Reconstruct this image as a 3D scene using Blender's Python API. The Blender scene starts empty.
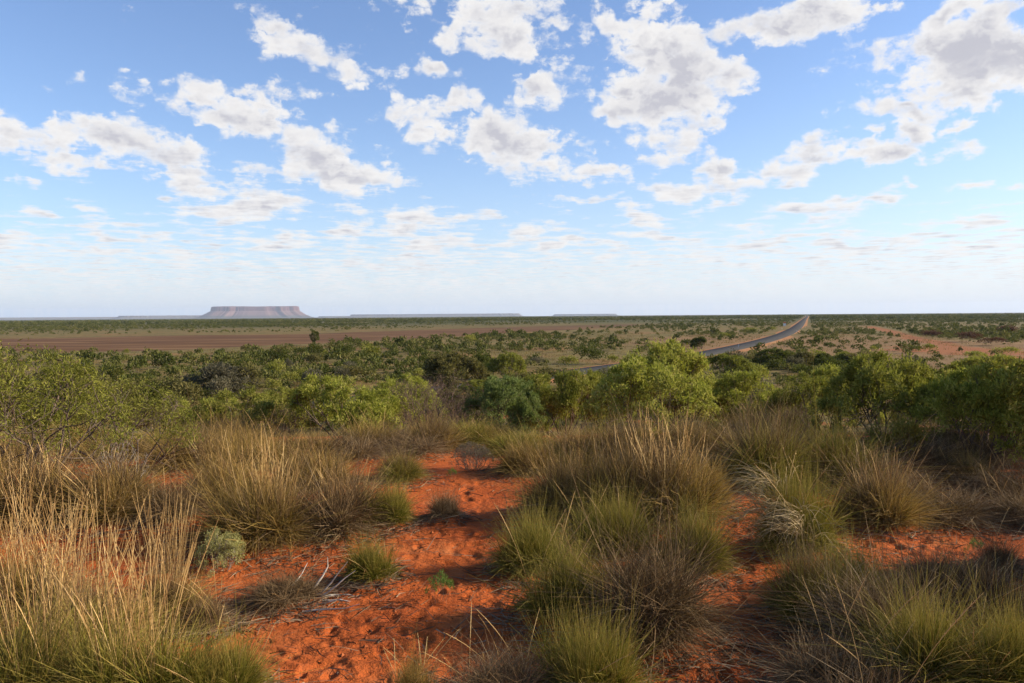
import bpy, math, random
import numpy as np
from mathutils import Matrix, Vector

R = math.radians
scene = bpy.context.scene
COL = scene.collection
rng = np.random.default_rng(7)
random.seed(7)

# ------------------------------------------------------------------ camera
W_PX, H_PX, F_PX = 1024, 683, 797.0
EYE = 9.4                                   # lookout height over the plain
PITCH, ROLL = 25.5 / F_PX, R(0.42)
fwd = np.array([0, math.cos(PITCH), -math.sin(PITCH)])
up0 = np.array([0, math.sin(PITCH), math.cos(PITCH)])
rt0 = np.array([1.0, 0, 0])
rgt = rt0 * math.cos(ROLL) - up0 * math.sin(ROLL)
upv = up0 * math.cos(ROLL) + rt0 * math.sin(ROLL)
CAM = np.array([0, 0, EYE])

cd = bpy.data.cameras.new('camera')
cd.sensor_width = 36; cd.lens = 36 * F_PX / W_PX
cd.clip_start = 0.05; cd.clip_end = 120000
cam = bpy.data.objects.new('camera', cd); COL.objects.link(cam)
m3 = Matrix(((rgt[0], upv[0], -fwd[0]), (rgt[1], upv[1], -fwd[1]), (rgt[2], upv[2], -fwd[2])))
cam.matrix_world = Matrix.Translation(Vector(CAM)) @ m3.to_4x4()
scene.camera = cam

def ray(px, py):
    d = fwd * F_PX + rgt * (px - W_PX / 2) - upv * (py - H_PX / 2)
    return d / np.linalg.norm(d)

# ------------------------------------------------------------------ render
scene.render.engine = 'CYCLES'
scene.view_settings.view_transform = 'Standard'
scene.view_settings.look = 'None'
scene.view_settings.exposure = 0.9
scene.view_settings.gamma = 1.0
scene.view_settings.use_curve_mapping = False
cy = scene.cycles
cy.max_bounces = 6; cy.diffuse_bounces = 3; cy.glossy_bounces = 2
cy.transmission_bounces = 4; cy.transparent_max_bounces = 8; cy.volume_bounces = 0
cy.caustics_reflective = False; cy.caustics_refractive = False
cy.use_denoising = True
cy.sample_clamp_indirect = 4

# ------------------------------------------------------------------ node helper
class NG:
    def __init__(s, tree): s.t = tree; s.n = tree.nodes; s.l = tree.links
    def set(s, sock, v):
        if v is None: return
        if isinstance(v, bpy.types.NodeSocket): s.l.new(v, sock)
        else:
            if hasattr(sock.default_value, '__len__') and not hasattr(v, '__len__'): v = [v] * len(sock.default_value)
            if hasattr(sock.default_value, '__len__') and len(sock.default_value) == 4 and len(v) == 3: v = list(v) + [1]
            sock.default_value = v
    def m(s, op, a, b=None, c=None, clamp=False):
        n = s.n.new('ShaderNodeMath'); n.operation = op; n.use_clamp = clamp
        for i, v in enumerate((a, b, c)): s.set(n.inputs[i], v)
        return n.outputs[0]
    def v(s, op, a, b=None, scale=None):
        n = s.n.new('ShaderNodeVectorMath'); n.operation = op
        s.set(n.inputs[0], a)
        if b is not None: s.set(n.inputs[1], b)
        if scale is not None: s.set(n.inputs['Scale'], scale)
        return n.outputs['Value'] if op in ('LENGTH', 'DOT_PRODUCT', 'DISTANCE') else n.outputs[0]
    def noise(s, vec, scale, detail=4, rough=0.5, color=False, lac=2.0):
        n = s.n.new('ShaderNodeTexNoise')
        s.set(n.inputs['Vector'], vec); s.set(n.inputs['Scale'], scale); s.set(n.inputs['Detail'], detail)
        s.set(n.inputs['Roughness'], rough); s.set(n.inputs['Lacunarity'], lac)
        return n.outputs['Color'] if color else n.outputs[0]
    def map(s, v, a, b, c=0.0, d=1.0, smooth=True):
        n = s.n.new('ShaderNodeMapRange'); n.interpolation_type = 'SMOOTHSTEP' if smooth else 'LINEAR'
        for i, x in enumerate((v, a, b, c, d)): s.set(n.inputs[i], x)
        return n.outputs[0]
    def mix(s, f, a, b, blend='MIX'):
        n = s.n.new('ShaderNodeMix'); n.data_type = 'RGBA'; n.blend_type = blend
        s.set(n.inputs[0], f); s.set(n.inputs[6], a); s.set(n.inputs[7], b)
        return n.outputs[2]
    def comb(s, x, y, z=0.0):
        n = s.n.new('ShaderNodeCombineXYZ')
        for i, v in enumerate((x, y, z)): s.set(n.inputs[i], v)
        return n.outputs[0]
    def sep(s, v):
        n = s.n.new('ShaderNodeSeparateXYZ'); s.set(n.inputs[0], v); return n.outputs
    def mapping(s, v, kind, loc=(0, 0, 0), rot=(0, 0, 0), scl=(1, 1, 1)):
        n = s.n.new('ShaderNodeMapping'); n.vector_type = kind
        s.set(n.inputs[0], v)
        if kind in ('POINT', 'TEXTURE'): n.inputs[1].default_value = loc
        n.inputs[2].default_value = rot; n.inputs[3].default_value = scl
        return n.outputs[0]
    def attr(s, name, kind='GEOMETRY'):
        n = s.n.new('ShaderNodeAttribute'); n.attribute_name = name; n.attribute_type = kind
        return n
    def ramp(s, f, stops):
        n = s.n.new('ShaderNodeValToRGB'); e = n.color_ramp.elements
        while len(e) < len(stops): e.new(0.5)
        for i, (p, c) in enumerate(stops): e[i].position = p; e[i].color = (*c, 1)
        s.set(n.inputs[0], f); return n.outputs[0]

# ------------------------------------------------------------------ sun and sky
SUN_AZ, SUN_EL = R(86), R(24)               # to the right of the view, late afternoon
sd = np.array([math.sin(SUN_AZ) * math.cos(SUN_EL), math.cos(SUN_AZ) * math.cos(SUN_EL), math.sin(SUN_EL)])
ld = bpy.data.lights.new('sun', 'SUN'); ld.energy = 5.0; ld.angle = R(0.5); ld.color = (1.0, 0.88, 0.70)
lo = bpy.data.objects.new('sun', ld); COL.objects.link(lo)
lo.rotation_euler = Vector(sd).to_track_quat('Z', 'Y').to_euler()

world = bpy.data.worlds.new('World'); scene.world = world; world.use_nodes = True
g = NG(world.node_tree); g.n.clear()
SKY_K = 0.0565
sky = g.n.new('ShaderNodeTexSky'); sky.sky_type = 'NISHITA'; sky.sun_disc = False
sky.sun_elevation = SUN_EL; sky.sun_rotation = SUN_AZ
sky.altitude = 400; sky.air_density = 1.0; sky.dust_density = 0.35; sky.ozone_density = 2.2
gen = g.n.new('ShaderNodeTexCoord').outputs['Generated']
dx, dy, dz = g.sep(gen)
az = g.m('ARCTAN2', dx, dy); el = g.m('ARCSINE', dz)
zc = g.m('MAXIMUM', dz, 0.012)
deck = g.comb(g.m('DIVIDE', dx, zc), g.m('DIVIDE', dy, zc), 0.0)     # where the view meets a cloud deck one unit up
ae = g.comb(az, el, 0.0)
w1 = g.v('SUBTRACT', g.noise(ae, 9.0, 3, 0.55, True), (0.5, 0.5, 0.5))
w2 = g.v('MULTIPLY', w1, (0.16, 0.09, 0.0))
aw = g.v('ADD', ae, w2)
# cloud banks: sky position as azimuth / elevation, half width, half height, lean, body
banks = [(235,105,86,30,-14,1.0),(185,92,40,18,-25,.7),(130,148,135,30,-10,1.0),(60,160,60,16,-14,.6),(318,48,82,24,-18,.9),(385,66,36,14,-25,.6),(490,16,95,34,-14,1.0),
 (500,140,112,27,-14,1.05),(590,172,62,17,-10,.9),(345,174,64,31,-8,.9),(250,210,80,15,-4,.9),(120,233,50,11,-3,.7),(415,226,56,20,-4,.8),
 (552,92,55,26,-8,.7),(672,78,66,62,28,1.2),(695,120,36,30,30,.8),(795,18,88,26,4,1.0),(972,56,108,32,3,1.45),(900,58,40,16,10,.8),(925,122,50,15,5,.8),(880,128,30,9,0,.7),(905,100,60,14,5,.9),(968,8,46,14,0,.9),(905,148,62,15,3,.9),
 (790,170,92,21,14,1.0),(690,186,62,15,0,.9),(630,221,52,13,-2,.75),(795,216,66,13,2,.6),(612,10,22,15,0,.8),
 (45,209,24,9,-12,.8),(10,101,14,8,0,.6),(85,72,26,10,-14,.55),(290,84,50,16,-30,.45),(530,237,26,8,0,.7),(1012,188,22,6,0,.6),(950,187,40,6,3,.55),
 (200,255,120,9,0,.5),(380,262,150,9,0,.5),(700,255,160,9,0,.5),(930,248,110,10,4,.6),(60,262,90,8,0,.45),
 (480,226,36,9,-6,.7),(345,232,40,9,0,.7),(30,180,30,8,-12,.6),(575,200,30,8,0,.7),(720,205,34,8,0,.65),(860,205,40,8,2,.65),(905,185,30,6,3,.6),(160,196,30,9,-10,.7),
 (270,240,60,9,0,.75),(180,238,40,7,0,.65),(110,248,50,7,0,.65),(440,250,60,7,0,.7),(560,245,50,8,0,.7),(650,238,50,8,0,.7),(760,240,60,8,0,.75),(850,246,60,8,0,.7),(990,225,50,8,0,.7),(985,250,50,8,3,.75),(20,236,36,7,0,.6),
 (720,30,26,22,30,.7),(440,60,30,12,-20,.6),(655,25,30,20,30,.8)]
M = -0.50
for (cx, cyy, hw, hh, lean, amp) in banks:
    d = ray(cx, cyy); a0 = math.atan2(d[0], d[1]); e0 = math.asin(d[2])
    cs = math.cos(a0)
    q = g.mapping(aw, 'TEXTURE', (a0, e0, 0), (0, 0, R(lean)), (hw / F_PX * cs * 1.12, hh / F_PX * cs * 1.15, 1))
    M = g.m('MAXIMUM', M, g.m('MULTIPLY_ADD', g.v('LENGTH', q), -1.05 * amp ** 0.5, amp))
low = g.map(el, 0.17, 0.07)
M = g.m('MAXIMUM', M, g.m('MULTIPLY_ADD', low, 0.68, -0.50))
# layers of the deck, base first
T = 1.0; Cc = None
NL = 5
sunlit = (9.3, 9.1, 8.9); shade = (5.5, 5.5, 6.1)
off0 = g.v('ADD', deck, (3.1, 1.7, 0.0))
def billow(vec, scale, detail):
    n = g.n.new('ShaderNodeTexVoronoi'); n.voronoi_dimensions = '2D'; n.feature = 'F1'; n.normalize = True
    g.set(n.inputs['Vector'], vec); g.set(n.inputs['Scale'], scale); g.set(n.inputs['Detail'], detail); g.set(n.inputs['Roughness'], 0.55); g.set(n.inputs['Lacunarity'], 2.1)
    return g.m('SUBTRACT', 0.55, n.outputs['Distance'])
ww = g.v('SUBTRACT', g.noise(ae, 30.0, 4, 0.6, True), (0.5, 0.5, 0.5))
aew = g.v('MULTIPLY', g.v('ADD', ae, g.v('SCALE', ww, scale=0.035)), (1.0, 1.5, 1.0))
bil = billow(aew, 24.0, 3.0)
puff = g.m('MULTIPLY', g.m('ADD', g.m('MULTIPLY_ADD', bil, 0.75, -0.20), g.m('SUBTRACT', g.noise(g.v('MULTIPLY', ae, (1.0, 1.35, 1.0)), 22.0, 9.0, 0.60), 0.5)), g.map(el, 0.03, 0.20, 0.25, 2.2))   # billows seen from the side
big = g.m('MULTIPLY', g.m('SUBTRACT', g.noise(ae, 9.5, 4.0, 0.55), 0.5), g.map(el, 0.03, 0.20, 0.2, 1.6))
dk = g.map(el, 0.05, 0.22, 4.6, 1.9)
toward = billow(g.v('ADD', aew, (0.010, 0.012, 0.0)), 24.0, 3.0)
facing = g.map(g.m('SUBTRACT', toward, bil), -0.16, 0.16)       # more cloud on the sunward side: in shade
for k in range(NL):
    s_ = g.m('MULTIPLY_ADD', g.map(el, 0.0, 0.25, 0.0, 1.0, False), 0.03 * k, 1.0)
    p = g.v('ADD', g.v('SCALE', deck, scale=s_), (3.1, 1.7, 0.11 * k))
    n = g.noise(p, 2.4, 9.0, 0.62)
    fine = g.m('ADD', g.m('MULTIPLY', g.m('SUBTRACT', n, 0.5), dk), g.m('ADD', puff, big))
    v = g.m('ADD', fine, g.m('MULTIPLY_ADD', M, 1.0, -0.085 - 0.07 * k))
    a = g.m('MULTIPLY', g.map(v, -0.04, 0.55), 0.64)
    thick = g.map(v, 0.10, 1.1)
    lit = g.m('MULTIPLY', thick, g.m('MULTIPLY_ADD', facing, 0.75, 0.50 - 0.10 * k), clamp=True)
    lit = g.m('ADD', lit, g.m('MULTIPLY', g.map(M, 0.7, 1.4, 0.0, 0.6), g.map(n, 0.3, 0.7, 0.35, 1.0)), clamp=True)
    c = g.mix(lit, sunlit, shade)
    if Cc is None:
        Cc = g.v('SCALE', c, scale=a); T = g.m('SUBTRACT', 1.0, a)
    else:
        Cc = g.v('ADD', Cc, g.v('SCALE', c, scale=g.m('MULTIPLY', a, T)))
        T = g.m('MULTIPLY', T, g.m('SUBTRACT', 1.0, a))
fade = g.map(el, 0.0, 0.04)
# thin milky veil that thickens towards the horizon
veil = g.m('POWER', g.m('SUBTRACT', 1.0, g.m('MULTIPLY', g.m('MAXIMUM', el, 0.0), g.map(az, -0.7, 0.7, 1.75, 1.1, False)), clamp=True), 7.0)
glow = g.map(az, -0.9, 1.1, 0.0, 1.0, False)
veilc = g.mix(glow, (4.5, 5.9, 7.8), (7.9, 8.4, 9.0))
skyb = g.v('MULTIPLY', sky.outputs[0], (1.66, 1.70, 1.92))
skyc = g.mix(g.m('MULTIPLY', veil, 0.93), skyb, veilc)
cl = g.v('ADD', Cc, g.v('SCALE', skyc, scale=T))
out = g.mix(g.m('MULTIPLY_ADD', fade, 0.8, 0.2), skyc, cl)
bg = g.n.new('ShaderNodeBackground'); g.set(bg.inputs[0], out); bg.inputs[1].default_value = SKY_K
wo = g.n.new('ShaderNodeOutputWorld'); g.l.new(bg.outputs[0], wo.inputs[0])
world.cycles.sampling_method = 'MANUAL'; world.cycles.sample_map_resolution = 512

# ------------------------------------------------------------------ numpy noise
def _hash(ix, iy, seed):
    h = (ix.astype(np.int64) * 374761393 + iy.astype(np.int64) * 668265263 + seed * 974711) & 0xFFFFFFFF
    h = ((h ^ (h >> 13)) * 1274126177) & 0xFFFFFFFF
    h = (h ^ (h >> 16)) & 0xFFFF
    return h / 65535.0
def vnoise(x, y, seed=0):
    ix = np.floor(x); iy = np.floor(y); fx = x - ix; fy = y - iy
    fx = fx * fx * fx * (fx * (fx * 6 - 15) + 10); fy = fy * fy * fy * (fy * (fy * 6 - 15) + 10)
    a = _hash(ix, iy, seed); b = _hash(ix + 1, iy, seed); c = _hash(ix, iy + 1, seed); d = _hash(ix + 1, iy + 1, seed)
    return (a + (b - a) * fx) * (1 - fy) + (c + (d - c) * fx) * fy
def fbm(x, y, oct=4, seed=0, gain=0.5):
    s = 0; amp = 1; tot = 0
    for o in range(oct):
        s = s + amp * vnoise(x * 2 ** o + 17.3 * o, y * 2 ** o - 9.1 * o, seed + o); tot += amp; amp *= gain
    return s / tot - 0.5
def sstep(x, a, b):
    t = np.clip((x - a) / (b - a), 0, 1); return t * t * (3 - 2 * t)

# ------------------------------------------------------------------ ground shape
def plain_px(px, py):                       # where a sight line meets the flat plain
    d = ray(px, py); t = -EYE / d[2]; return d[0] * t, d[1] * t
def catmull(P, n=8):
    P = [np.array(p, float) for p in P]; P = [2 * P[0] - P[1]] + P + [2 * P[-1] - P[-2]]; out = []
    for i in range(1, len(P) - 2):
        for k in range(n):
            t = k / n; a, b, c, d = P[i - 1:i + 3]
            out.append(0.5 * (2 * b + (c - a) * t + (2 * a - 5 * b + 4 * c - d) * t * t + (3 * b - a - 3 * c + d) * t ** 3))
    out.append(P[-2]); return np.array(out)
ROAD = catmull([(-84, -6), (-58, 32), plain_px(178, 424), plain_px(595, 370.5), plain_px(712, 353), plain_px(770, 339.5), plain_px(790.5, 331.5), plain_px(799.5, 325), plain_px(804.3, 319.5), plain_px(807, 316.2), (1530, 4200)], 10)
DIRT = catmull([plain_px(868, 326.5), plain_px(884, 330), plain_px(902, 335), plain_px(925, 341), plain_px(985, 353), plain_px(1060, 362)], 8)
def line_dist(x, y, L):
    best = np.full(x.shape, 1e9)
    for (a, b) in zip(L[:-1], L[1:]):
        d = b - a; t = np.clip(((x - a[0]) * d[0] + (y - a[1]) * d[1]) / (d @ d), 0, 1)
        best = np.minimum(best, np.hypot(x - a[0] - d[0] * t, y - a[1] - d[1] * t))
    return best
PY = np.array([-60, -30, -12, 0, 8.5, 11, 13, 16, 20, 26, 35, 50, 65, 80, 95, 1e6])
PZ = np.array([-9, -5, -2.0, -1.72, -1.76, -1.86, -2.03, -2.45, -3.1, -4.2, -5.8, -8.0, -9.0, -9.35, -9.4, -9.4]) + EYE
PYs = np.linspace(-60, 100, 641); PZs = np.interp(PYs, PY, PZ)
PZs = np.convolve(np.pad(PZs, 6, 'edge'), np.ones(13) / 13, 'valid')
MOUNDS = []                                 # (x, y, radius, height): sand caught under clumps
FOOT = []                                   # footprints
def ground_z(x, y, fine=True):
    x = np.asarray(x, float); y = np.asarray(y, float)
    yy = y + 5 * fbm(x / 30, y / 30, 2, 5) * sstep(y, 14, 30)
    z = np.interp(yy, PYs, PZs)
    z = z * (1 - sstep(np.abs(x), 45, 120))
    r = np.hypot(x, y)
    near = 1 - sstep(r, 60, 120)
    z = z + near * (0.22 * fbm(x / 2.6, y / 2.6, 3, 11) * sstep(r, 1.0, 5) + 0.7 * fbm(x / 11, y / 11, 2, 21) * sstep(r, 14, 30))
    z = z + (1 - near) * (0.9 * fbm(x / 60, y / 60, 3, 31) * (1 - sstep(r, 300, 900)))
    if fine:
        rp = np.sin((x * .35 + y * 1.0 + .5 * fbm(x / .9, y / .9, 3, 71)) * 52) * sstep(fbm(x / 1.4, y / 1.4, 2, 73), -.02, .18)
        z = z + (1 - sstep(r, 14, 26)) * (0.022 * fbm(x / 0.6, y / 0.6, 3, 41, 0.5) + .022 * fbm(x / .11, y / .11, 3, 43, .6) * sstep(fbm(x / 1.1, y / 1.1, 2, 45), -.1, .2) + .0055 * rp)
        m = (r < 22)
        if m.any():
            xm, ym = x[m], y[m]; add = np.zeros(xm.shape)
            for (a, b, rad, h) in MOUNDS:
                q = ((xm - a) ** 2 + (ym - b) ** 2) / rad ** 2
                add += h * np.exp(-q * 1.6)
            for (a, b, rad, h, c, s) in FOOT:
                u = (xm - a) * c + (ym - b) * s; v = -(xm - a) * s + (ym - b) * c
                q = (u / rad) ** 2 + (v / (rad * 0.5)) ** 2
                add += h * (0.35 * np.exp(-(np.sqrt(q) - 1.35) ** 2 * 5) - np.exp(-q))
            z = z.copy(); z[m] += add
    k = (np.abs(x) < 150) & (y > -30) & (y < 330)
    if k.any():
        d = line_dist(x[k], y[k], ROAD[:70]); z = np.array(z)
        z[k] = z[k] * sstep(d, 9, 26)
    return z
def gz(x, y): return float(ground_z(np.array([x]), np.array([y]))[0])
def ground_px(px, py, rmax=4000):           # where a sight line meets the real ground
    d = ray(px, py)
    t = np.geomspace(1.2, rmax, 900); P = CAM + d * t[:, None]
    below = P[:, 2] < ground_z(P[:, 0], P[:, 1], False)
    i = int(np.argmax(below)) if below.any() else len(t) - 1
    lo_, hi_ = t[max(i - 1, 0)], t[i]
    for _ in range(18):
        mid = (lo_ + hi_) / 2; q = CAM + d * mid
        if q[2] < float(ground_z(q[0:1], q[1:2], False)[0]): hi_ = mid
        else: lo_ = mid
    q = CAM + d * hi_; return q[0], q[1]

# ------------------------------------------------------------------ mesh helpers
def link(o, parent=None):
    COL.objects.link(o)
    if parent is not None: o.parent = parent
    return o
def mesh_np(name, V, faces, attrs=None, smooth=False):
    """faces: list of (F,k) int arrays"""
    me = bpy.data.meshes.new(name)
    V = np.asarray(V, np.float32).reshape(-1, 3)
    faces = [np.asarray(f, np.int32) for f in faces if len(f)]
    loops = np.concatenate([f.ravel() for f in faces]); tot = np.concatenate([np.full(len(f), f.shape[1], np.int32) for f in faces])
    me.vertices.add(len(V)); me.vertices.foreach_set('co', V.ravel())
    me.loops.add(len(loops)); me.loops.foreach_set('vertex_index', loops)
    me.polygons.add(len(tot)); st = np.zeros(len(tot), np.int32); st[1:] = np.cumsum(tot)[:-1]
    me.polygons.foreach_set('loop_start', st); me.polygons.foreach_set('loop_total', tot)
    me.polygons.foreach_set('use_smooth', np.full(len(tot), smooth))
    me.update(calc_edges=True)
    for k, a in (attrs or {}).items():
        at = me.attributes.new(k, 'FLOAT', 'POINT'); at.data.foreach_set('value', np.asarray(a, np.float32))
    return me
def new_obj(name, me, mat=None, parent=None):
    o = bpy.data.objects.new(name, me)
    if mat is not None and not me.materials: me.materials.append(mat)
    elif mat is not None:
        o.material_slots[0].link = 'OBJECT'; o.material_slots[0].material = mat
    return link(o, parent)
def struct(o, label=None):
    o['kind'] = 'structure'
    if label: o['label'] = label
    return o
def new_mat(name, rough=0.9, spec=0.2):
    m = bpy.data.materials.new(name); m.use_nodes = True; g = NG(m.node_tree)
    b = g.n['Principled BSDF']; b.inputs['Roughness'].default_value = rough; b.inputs['Specular IOR Level'].default_value = spec
    return m, g, b

# ------------------------------------------------------------------ ground material
def make_ground_mat():
    m, g, b = new_mat('red_sand_and_plain', 0.95, 0.1)
    pos = g.n.new('ShaderNodeNewGeometry').outputs['Position']
    dune = g.attr('dune').outputs['Fac']; pan = g.attr('pan').outputs['Fac']; far = g.attr('far').outputs['Fac']
    bare = g.attr('bare').outputs['Fac']; dirt = g.attr('dirt').outputs['Fac']
    n1 = g.noise(pos, 0.9, 5, .55); n2 = g.noise(pos, 26, 4, .6); n3 = g.noise(pos, 0.035, 5, .6); n4 = g.noise(pos, 0.22, 6, .65)
    n5 = g.noise(pos, 160, 2, .5)
    sand = g.ramp(n1, [(0.28, (0.29, 0.056, 0.011)), (0.52, (0.39, 0.088, 0.018)), (0.75, (0.42, 0.118, 0.032))])
    sand = g.mix(g.map(n2, .45, .72, 0, .45), sand, (0.31, 0.060, 0.013))
    sand = g.mix(g.map(n5, .62, .72, 0, .55), sand, (0.22, 0.10, 0.05))
    sand = g.mix(g.map(g.noise(pos, 3.2, 6, .7), .56, .70, 0, .5), sand, (0.27, 0.095, 0.04))
    sand = g.mix(g.map(g.noise(pos, 1.7, 5, .65), .55, .72, 0, .6), sand, (0.50, 0.185, 0.062))
    sand = g.mix(g.map(g.noise(pos, 340, 1, .5), .66, .74, 0, .7), sand, (0.10, 0.04, 0.02))
    # dry grass cover with red soil showing between
    straw = g.ramp(n4, [(0.32, (0.070, 0.048, 0.014)), (0.45, (0.105, 0.082, 0.024)), (0.58, (0.175, 0.132, 0.044)), (0.68, (0.062, 0.062, 0.015))])
    straw = g.mix(g.map(n3, .48, .66, 0, .5), straw, (0.26, 0.115, 0.045))
    streak = g.noise(g.v('MULTIPLY', pos, (0.012, 0.075, 1)), 1.0, 5, .6)
    panc = g.ramp(streak, [(0.32, (0.080, 0.038, 0.015)), (0.5, (0.110, 0.052, 0.020)), (0.66, (0.18, 0.100, 0.042))])
    edge = g.map(g.m('ADD', pan, g.m('MULTIPLY', g.m('SUBTRACT', n3, .5), .5)), .42, .58)
    barec = g.ramp(n4, [(0.3, (0.15, 0.075, 0.030)), (0.5, (0.20, 0.118, 0.050)), (0.7, (0.17, 0.11, 0.042))])
    scrub = g.ramp(g.noise(g.v('MULTIPLY', pos, (0.004, 0.0016, 1)), 1.0, 6, .7), [(0.36, (0.042, 0.048, 0.014)), (0.50, (0.075, 0.070, 0.021)), (0.64, (0.17, 0.125, 0.046))])
    c = g.mix(bare, straw, barec)
    c = g.mix(edge, c, panc)
    c = g.mix(far, c, scrub)
    c = g.mix(g.m('MULTIPLY', dirt, .8), c, (0.26, 0.088, 0.030))
    dcov = g.map(g.m('ADD', g.m('MULTIPLY', g.m('SUBTRACT', n4, .5), 1.3), dune), .42, .6)
    c = g.mix(dcov, c, sand)
    g.set(b.inputs['Base Color'], c)
    bu = g.n.new('ShaderNodeBump'); bu.inputs['Strength'].default_value = 0.75; bu.inputs['Distance'].default_value = 0.03
    h = g.m('ADD', g.m('MULTIPLY', n2, .8), g.m('MULTIPLY', g.noise(pos, 75, 3, .6), .35))
    g.set(bu.inputs['Height'], h); g.l.new(bu.outputs[0], b.inputs['Normal'])
    return m

PAN_NEAR = [(-30, 351), (40, 353), (150, 352), (250, 347), (315, 344.5), (420, 339), (500, 334), (580, 329.5), (650, 325.2)]
PAN_FAR = [(-30, 338.5), (40, 337.6), (150, 336), (250, 335), (315, 334), (420, 330), (500, 327.3), (580, 325.2), (650, 323.6)]
def build_ground():
    # ground cover footprints on the trodden path are pressed into the sheet
    fa = np.concatenate([np.arange(-40, 40, 0.1), np.arange(40, 320, 2.0)]) * math.pi / 180
    rr = np.concatenate([np.geomspace(0.25, 1.5, 12)[:-1], np.geomspace(1.5, 26, 620)[:-1], np.geomspace(26, 90, 170)[:-1], np.geomspace(90, 2500, 300)[:-1], np.geomspace(2500, 25000, 60)])
    A, Rr = np.meshgrid(fa, rr)
    X = Rr * np.sin(A); Y = Rr * np.cos(A)
    Z = ground_z(X.ravel(), Y.ravel()).reshape(X.shape)
    na, nr = len(fa), len(rr)
    V = np.stack([X, Y, Z], -1).reshape(-1, 3)
    i = np.arange(nr - 1)[:, None] * na; j = np.arange(na)[None, :]; j2 = (j + 1) % na
    F = np.stack([i + j, i + j2, i + na + j2, i + na + j], -1).reshape(-1, 4)[:, ::-1]
    x, y = V[:, 0], V[:, 1]; r = np.hypot(x, y)
    cidx = len(V); V = np.vstack([V, [[0, 0, float(Z[0].mean())]]])
    fan = np.stack([np.full(na, cidx), (np.arange(na) + 1) % na, np.arange(na)], -1)
    x, y = V[:, 0], V[:, 1]; r = np.hypot(x, y)
    dune = 1 - sstep(y + 4 * fbm(x / 6, y / 6, 3, 3), 9, 34)
    dune = np.maximum(dune, 0.38 * (1 - sstep(r, 60, 120)))
    # the ploughed brown strip: between two lines on the plain
    pn = np.array([plain_px(*p) for p in PAN_NEAR]); pf = np.array([plain_px(*p) for p in PAN_FAR])
    w = 26 * fbm(x / 120, y / 120, 3, 77); azn = np.arctan2(x, np.maximum(y, 1)); rad = r * np.cos(0)
    an = np.arctan2(pn[:, 0], pn[:, 1]); rn = np.hypot(pn[:, 0], pn[:, 1]); af = np.arctan2(pf[:, 0], pf[:, 1]); rf = np.hypot(pf[:, 0], pf[:, 1])
    lo_ = np.interp(azn, an, rn); hi_ = np.interp(azn, af, rf)
    pan = sstep(r + w, lo_ - 14, lo_ + 14) * (1 - sstep(r + w, hi_ - 25, hi_ + 25)) * (1 - sstep(azn, an[-1] - .03, an[-1])) * (y > 0)
    far = sstep(r + 400 * fbm(x / 700, y / 700, 3, 55), 560, 1200)
    bx, by = plain_px(850, 345)
    bare = sstep(-np.hypot((x - bx) / 75, (y - by) / 130) + .7 * fbm(x / 40, y / 40, 3, 66), -1.15, -.75)
    dirt = np.zeros(len(x)); k = (x > 20) & (x < 900) & (y > 60) & (y < 900)
    dirt[k] = 1 - sstep(line_dist(x[k], y[k], DIRT) + 3 * fbm(x[k] / 8, y[k] / 8, 2, 9), 2.2, 5.5)
    rx, ry = plain_px(966, 350.5); dirt = np.maximum(dirt, sstep(-np.hypot((x - rx) / 20, (y - ry) / 28) + 0.8 * fbm(x / 9, y / 9, 3, 8), -1, -.7))
    me = mesh_np('ground', V, [F, fan], dict(dune=dune, pan=pan, far=far, bare=bare, dirt=dirt), True)
    return struct(new_obj('ground', me, make_ground_mat()), 'red sand dune falling away to a dry straw coloured plain')

# ------------------------------------------------------------------ road
def ribbon(name, L, offs, zs, mat, zfun=None):
    t = np.gradient(L, axis=0); t /= np.linalg.norm(t, axis=1)[:, None]; nrm = np.stack([t[:, 1], -t[:, 0]], -1)
    V = []
    for o_, z_ in zip(offs, zs):
        p = L + nrm * o_; V.append(np.column_stack([p, np.full(len(p), z_)]))
    n = len(L); V = np.concatenate(V); F = []
    for k in range(len(offs) - 1):
        a = np.arange(n - 1) + k * n; F.append(np.stack([a, a + 1, a + 1 + n, a + n], -1)[:, ::-1])
    return new_obj(name, mesh_np(name, V, F, None, True), mat)
def build_road():
    L = ROAD
    d = np.concatenate([[0], np.cumsum(np.linalg.norm(np.diff(L, axis=0), axis=1))]); s = np.arange(0, d[-1], 4.0)
    L = np.column_stack([np.interp(s, d, L[:, 0]), np.interp(s, d, L[:, 1])])
    m, g, b = new_mat('worn_asphalt', 1.0, 0.03)
    pos = g.n.new('ShaderNodeNewGeometry').outputs['Position']
    c = g.ramp(g.noise(pos, 0.6, 6, .65), [(0.3, (0.050, 0.048, 0.046)), (0.7, (0.080, 0.075, 0.069))])
    c = g.mix(g.map(g.noise(pos, 30, 3, .6), .5, .75, 0, .5), c, (0.10, 0.092, 0.082))
    g.set(b.inputs['Base Color'], c)
    v, g2, b2 = new_mat('road_shoulder_gravel', 0.95, 0.1)
    pos = g2.n.new('ShaderNodeNewGeometry').outputs['Position']
    c = g2.ramp(g2.noise(pos, 0.35, 6, .7), [(0.35, (0.25, 0.085, 0.030)), (0.5, (0.30, 0.135, 0.052)), (0.64, (0.34, 0.22, 0.09))])
    g2.set(b2.inputs['Base Color'], c)
    struct(ribbon('road', L, [-3.7, -3.6, 0, 3.6, 3.7], [0.12, 0.22, 0.27, 0.22, 0.12], m), 'narrow sealed road curving across the plain and running straight to the horizon')
    struct(ribbon('road_verge', L, [-9.5, -3.5], [-0.25, 0.17], v), 'red gravel shoulder along the far edge of the road')
    struct(ribbon('road_verge', L, [3.5, 9.5], [0.17, -0.25], v), 'red gravel shoulder along the near edge of the road')

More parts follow.
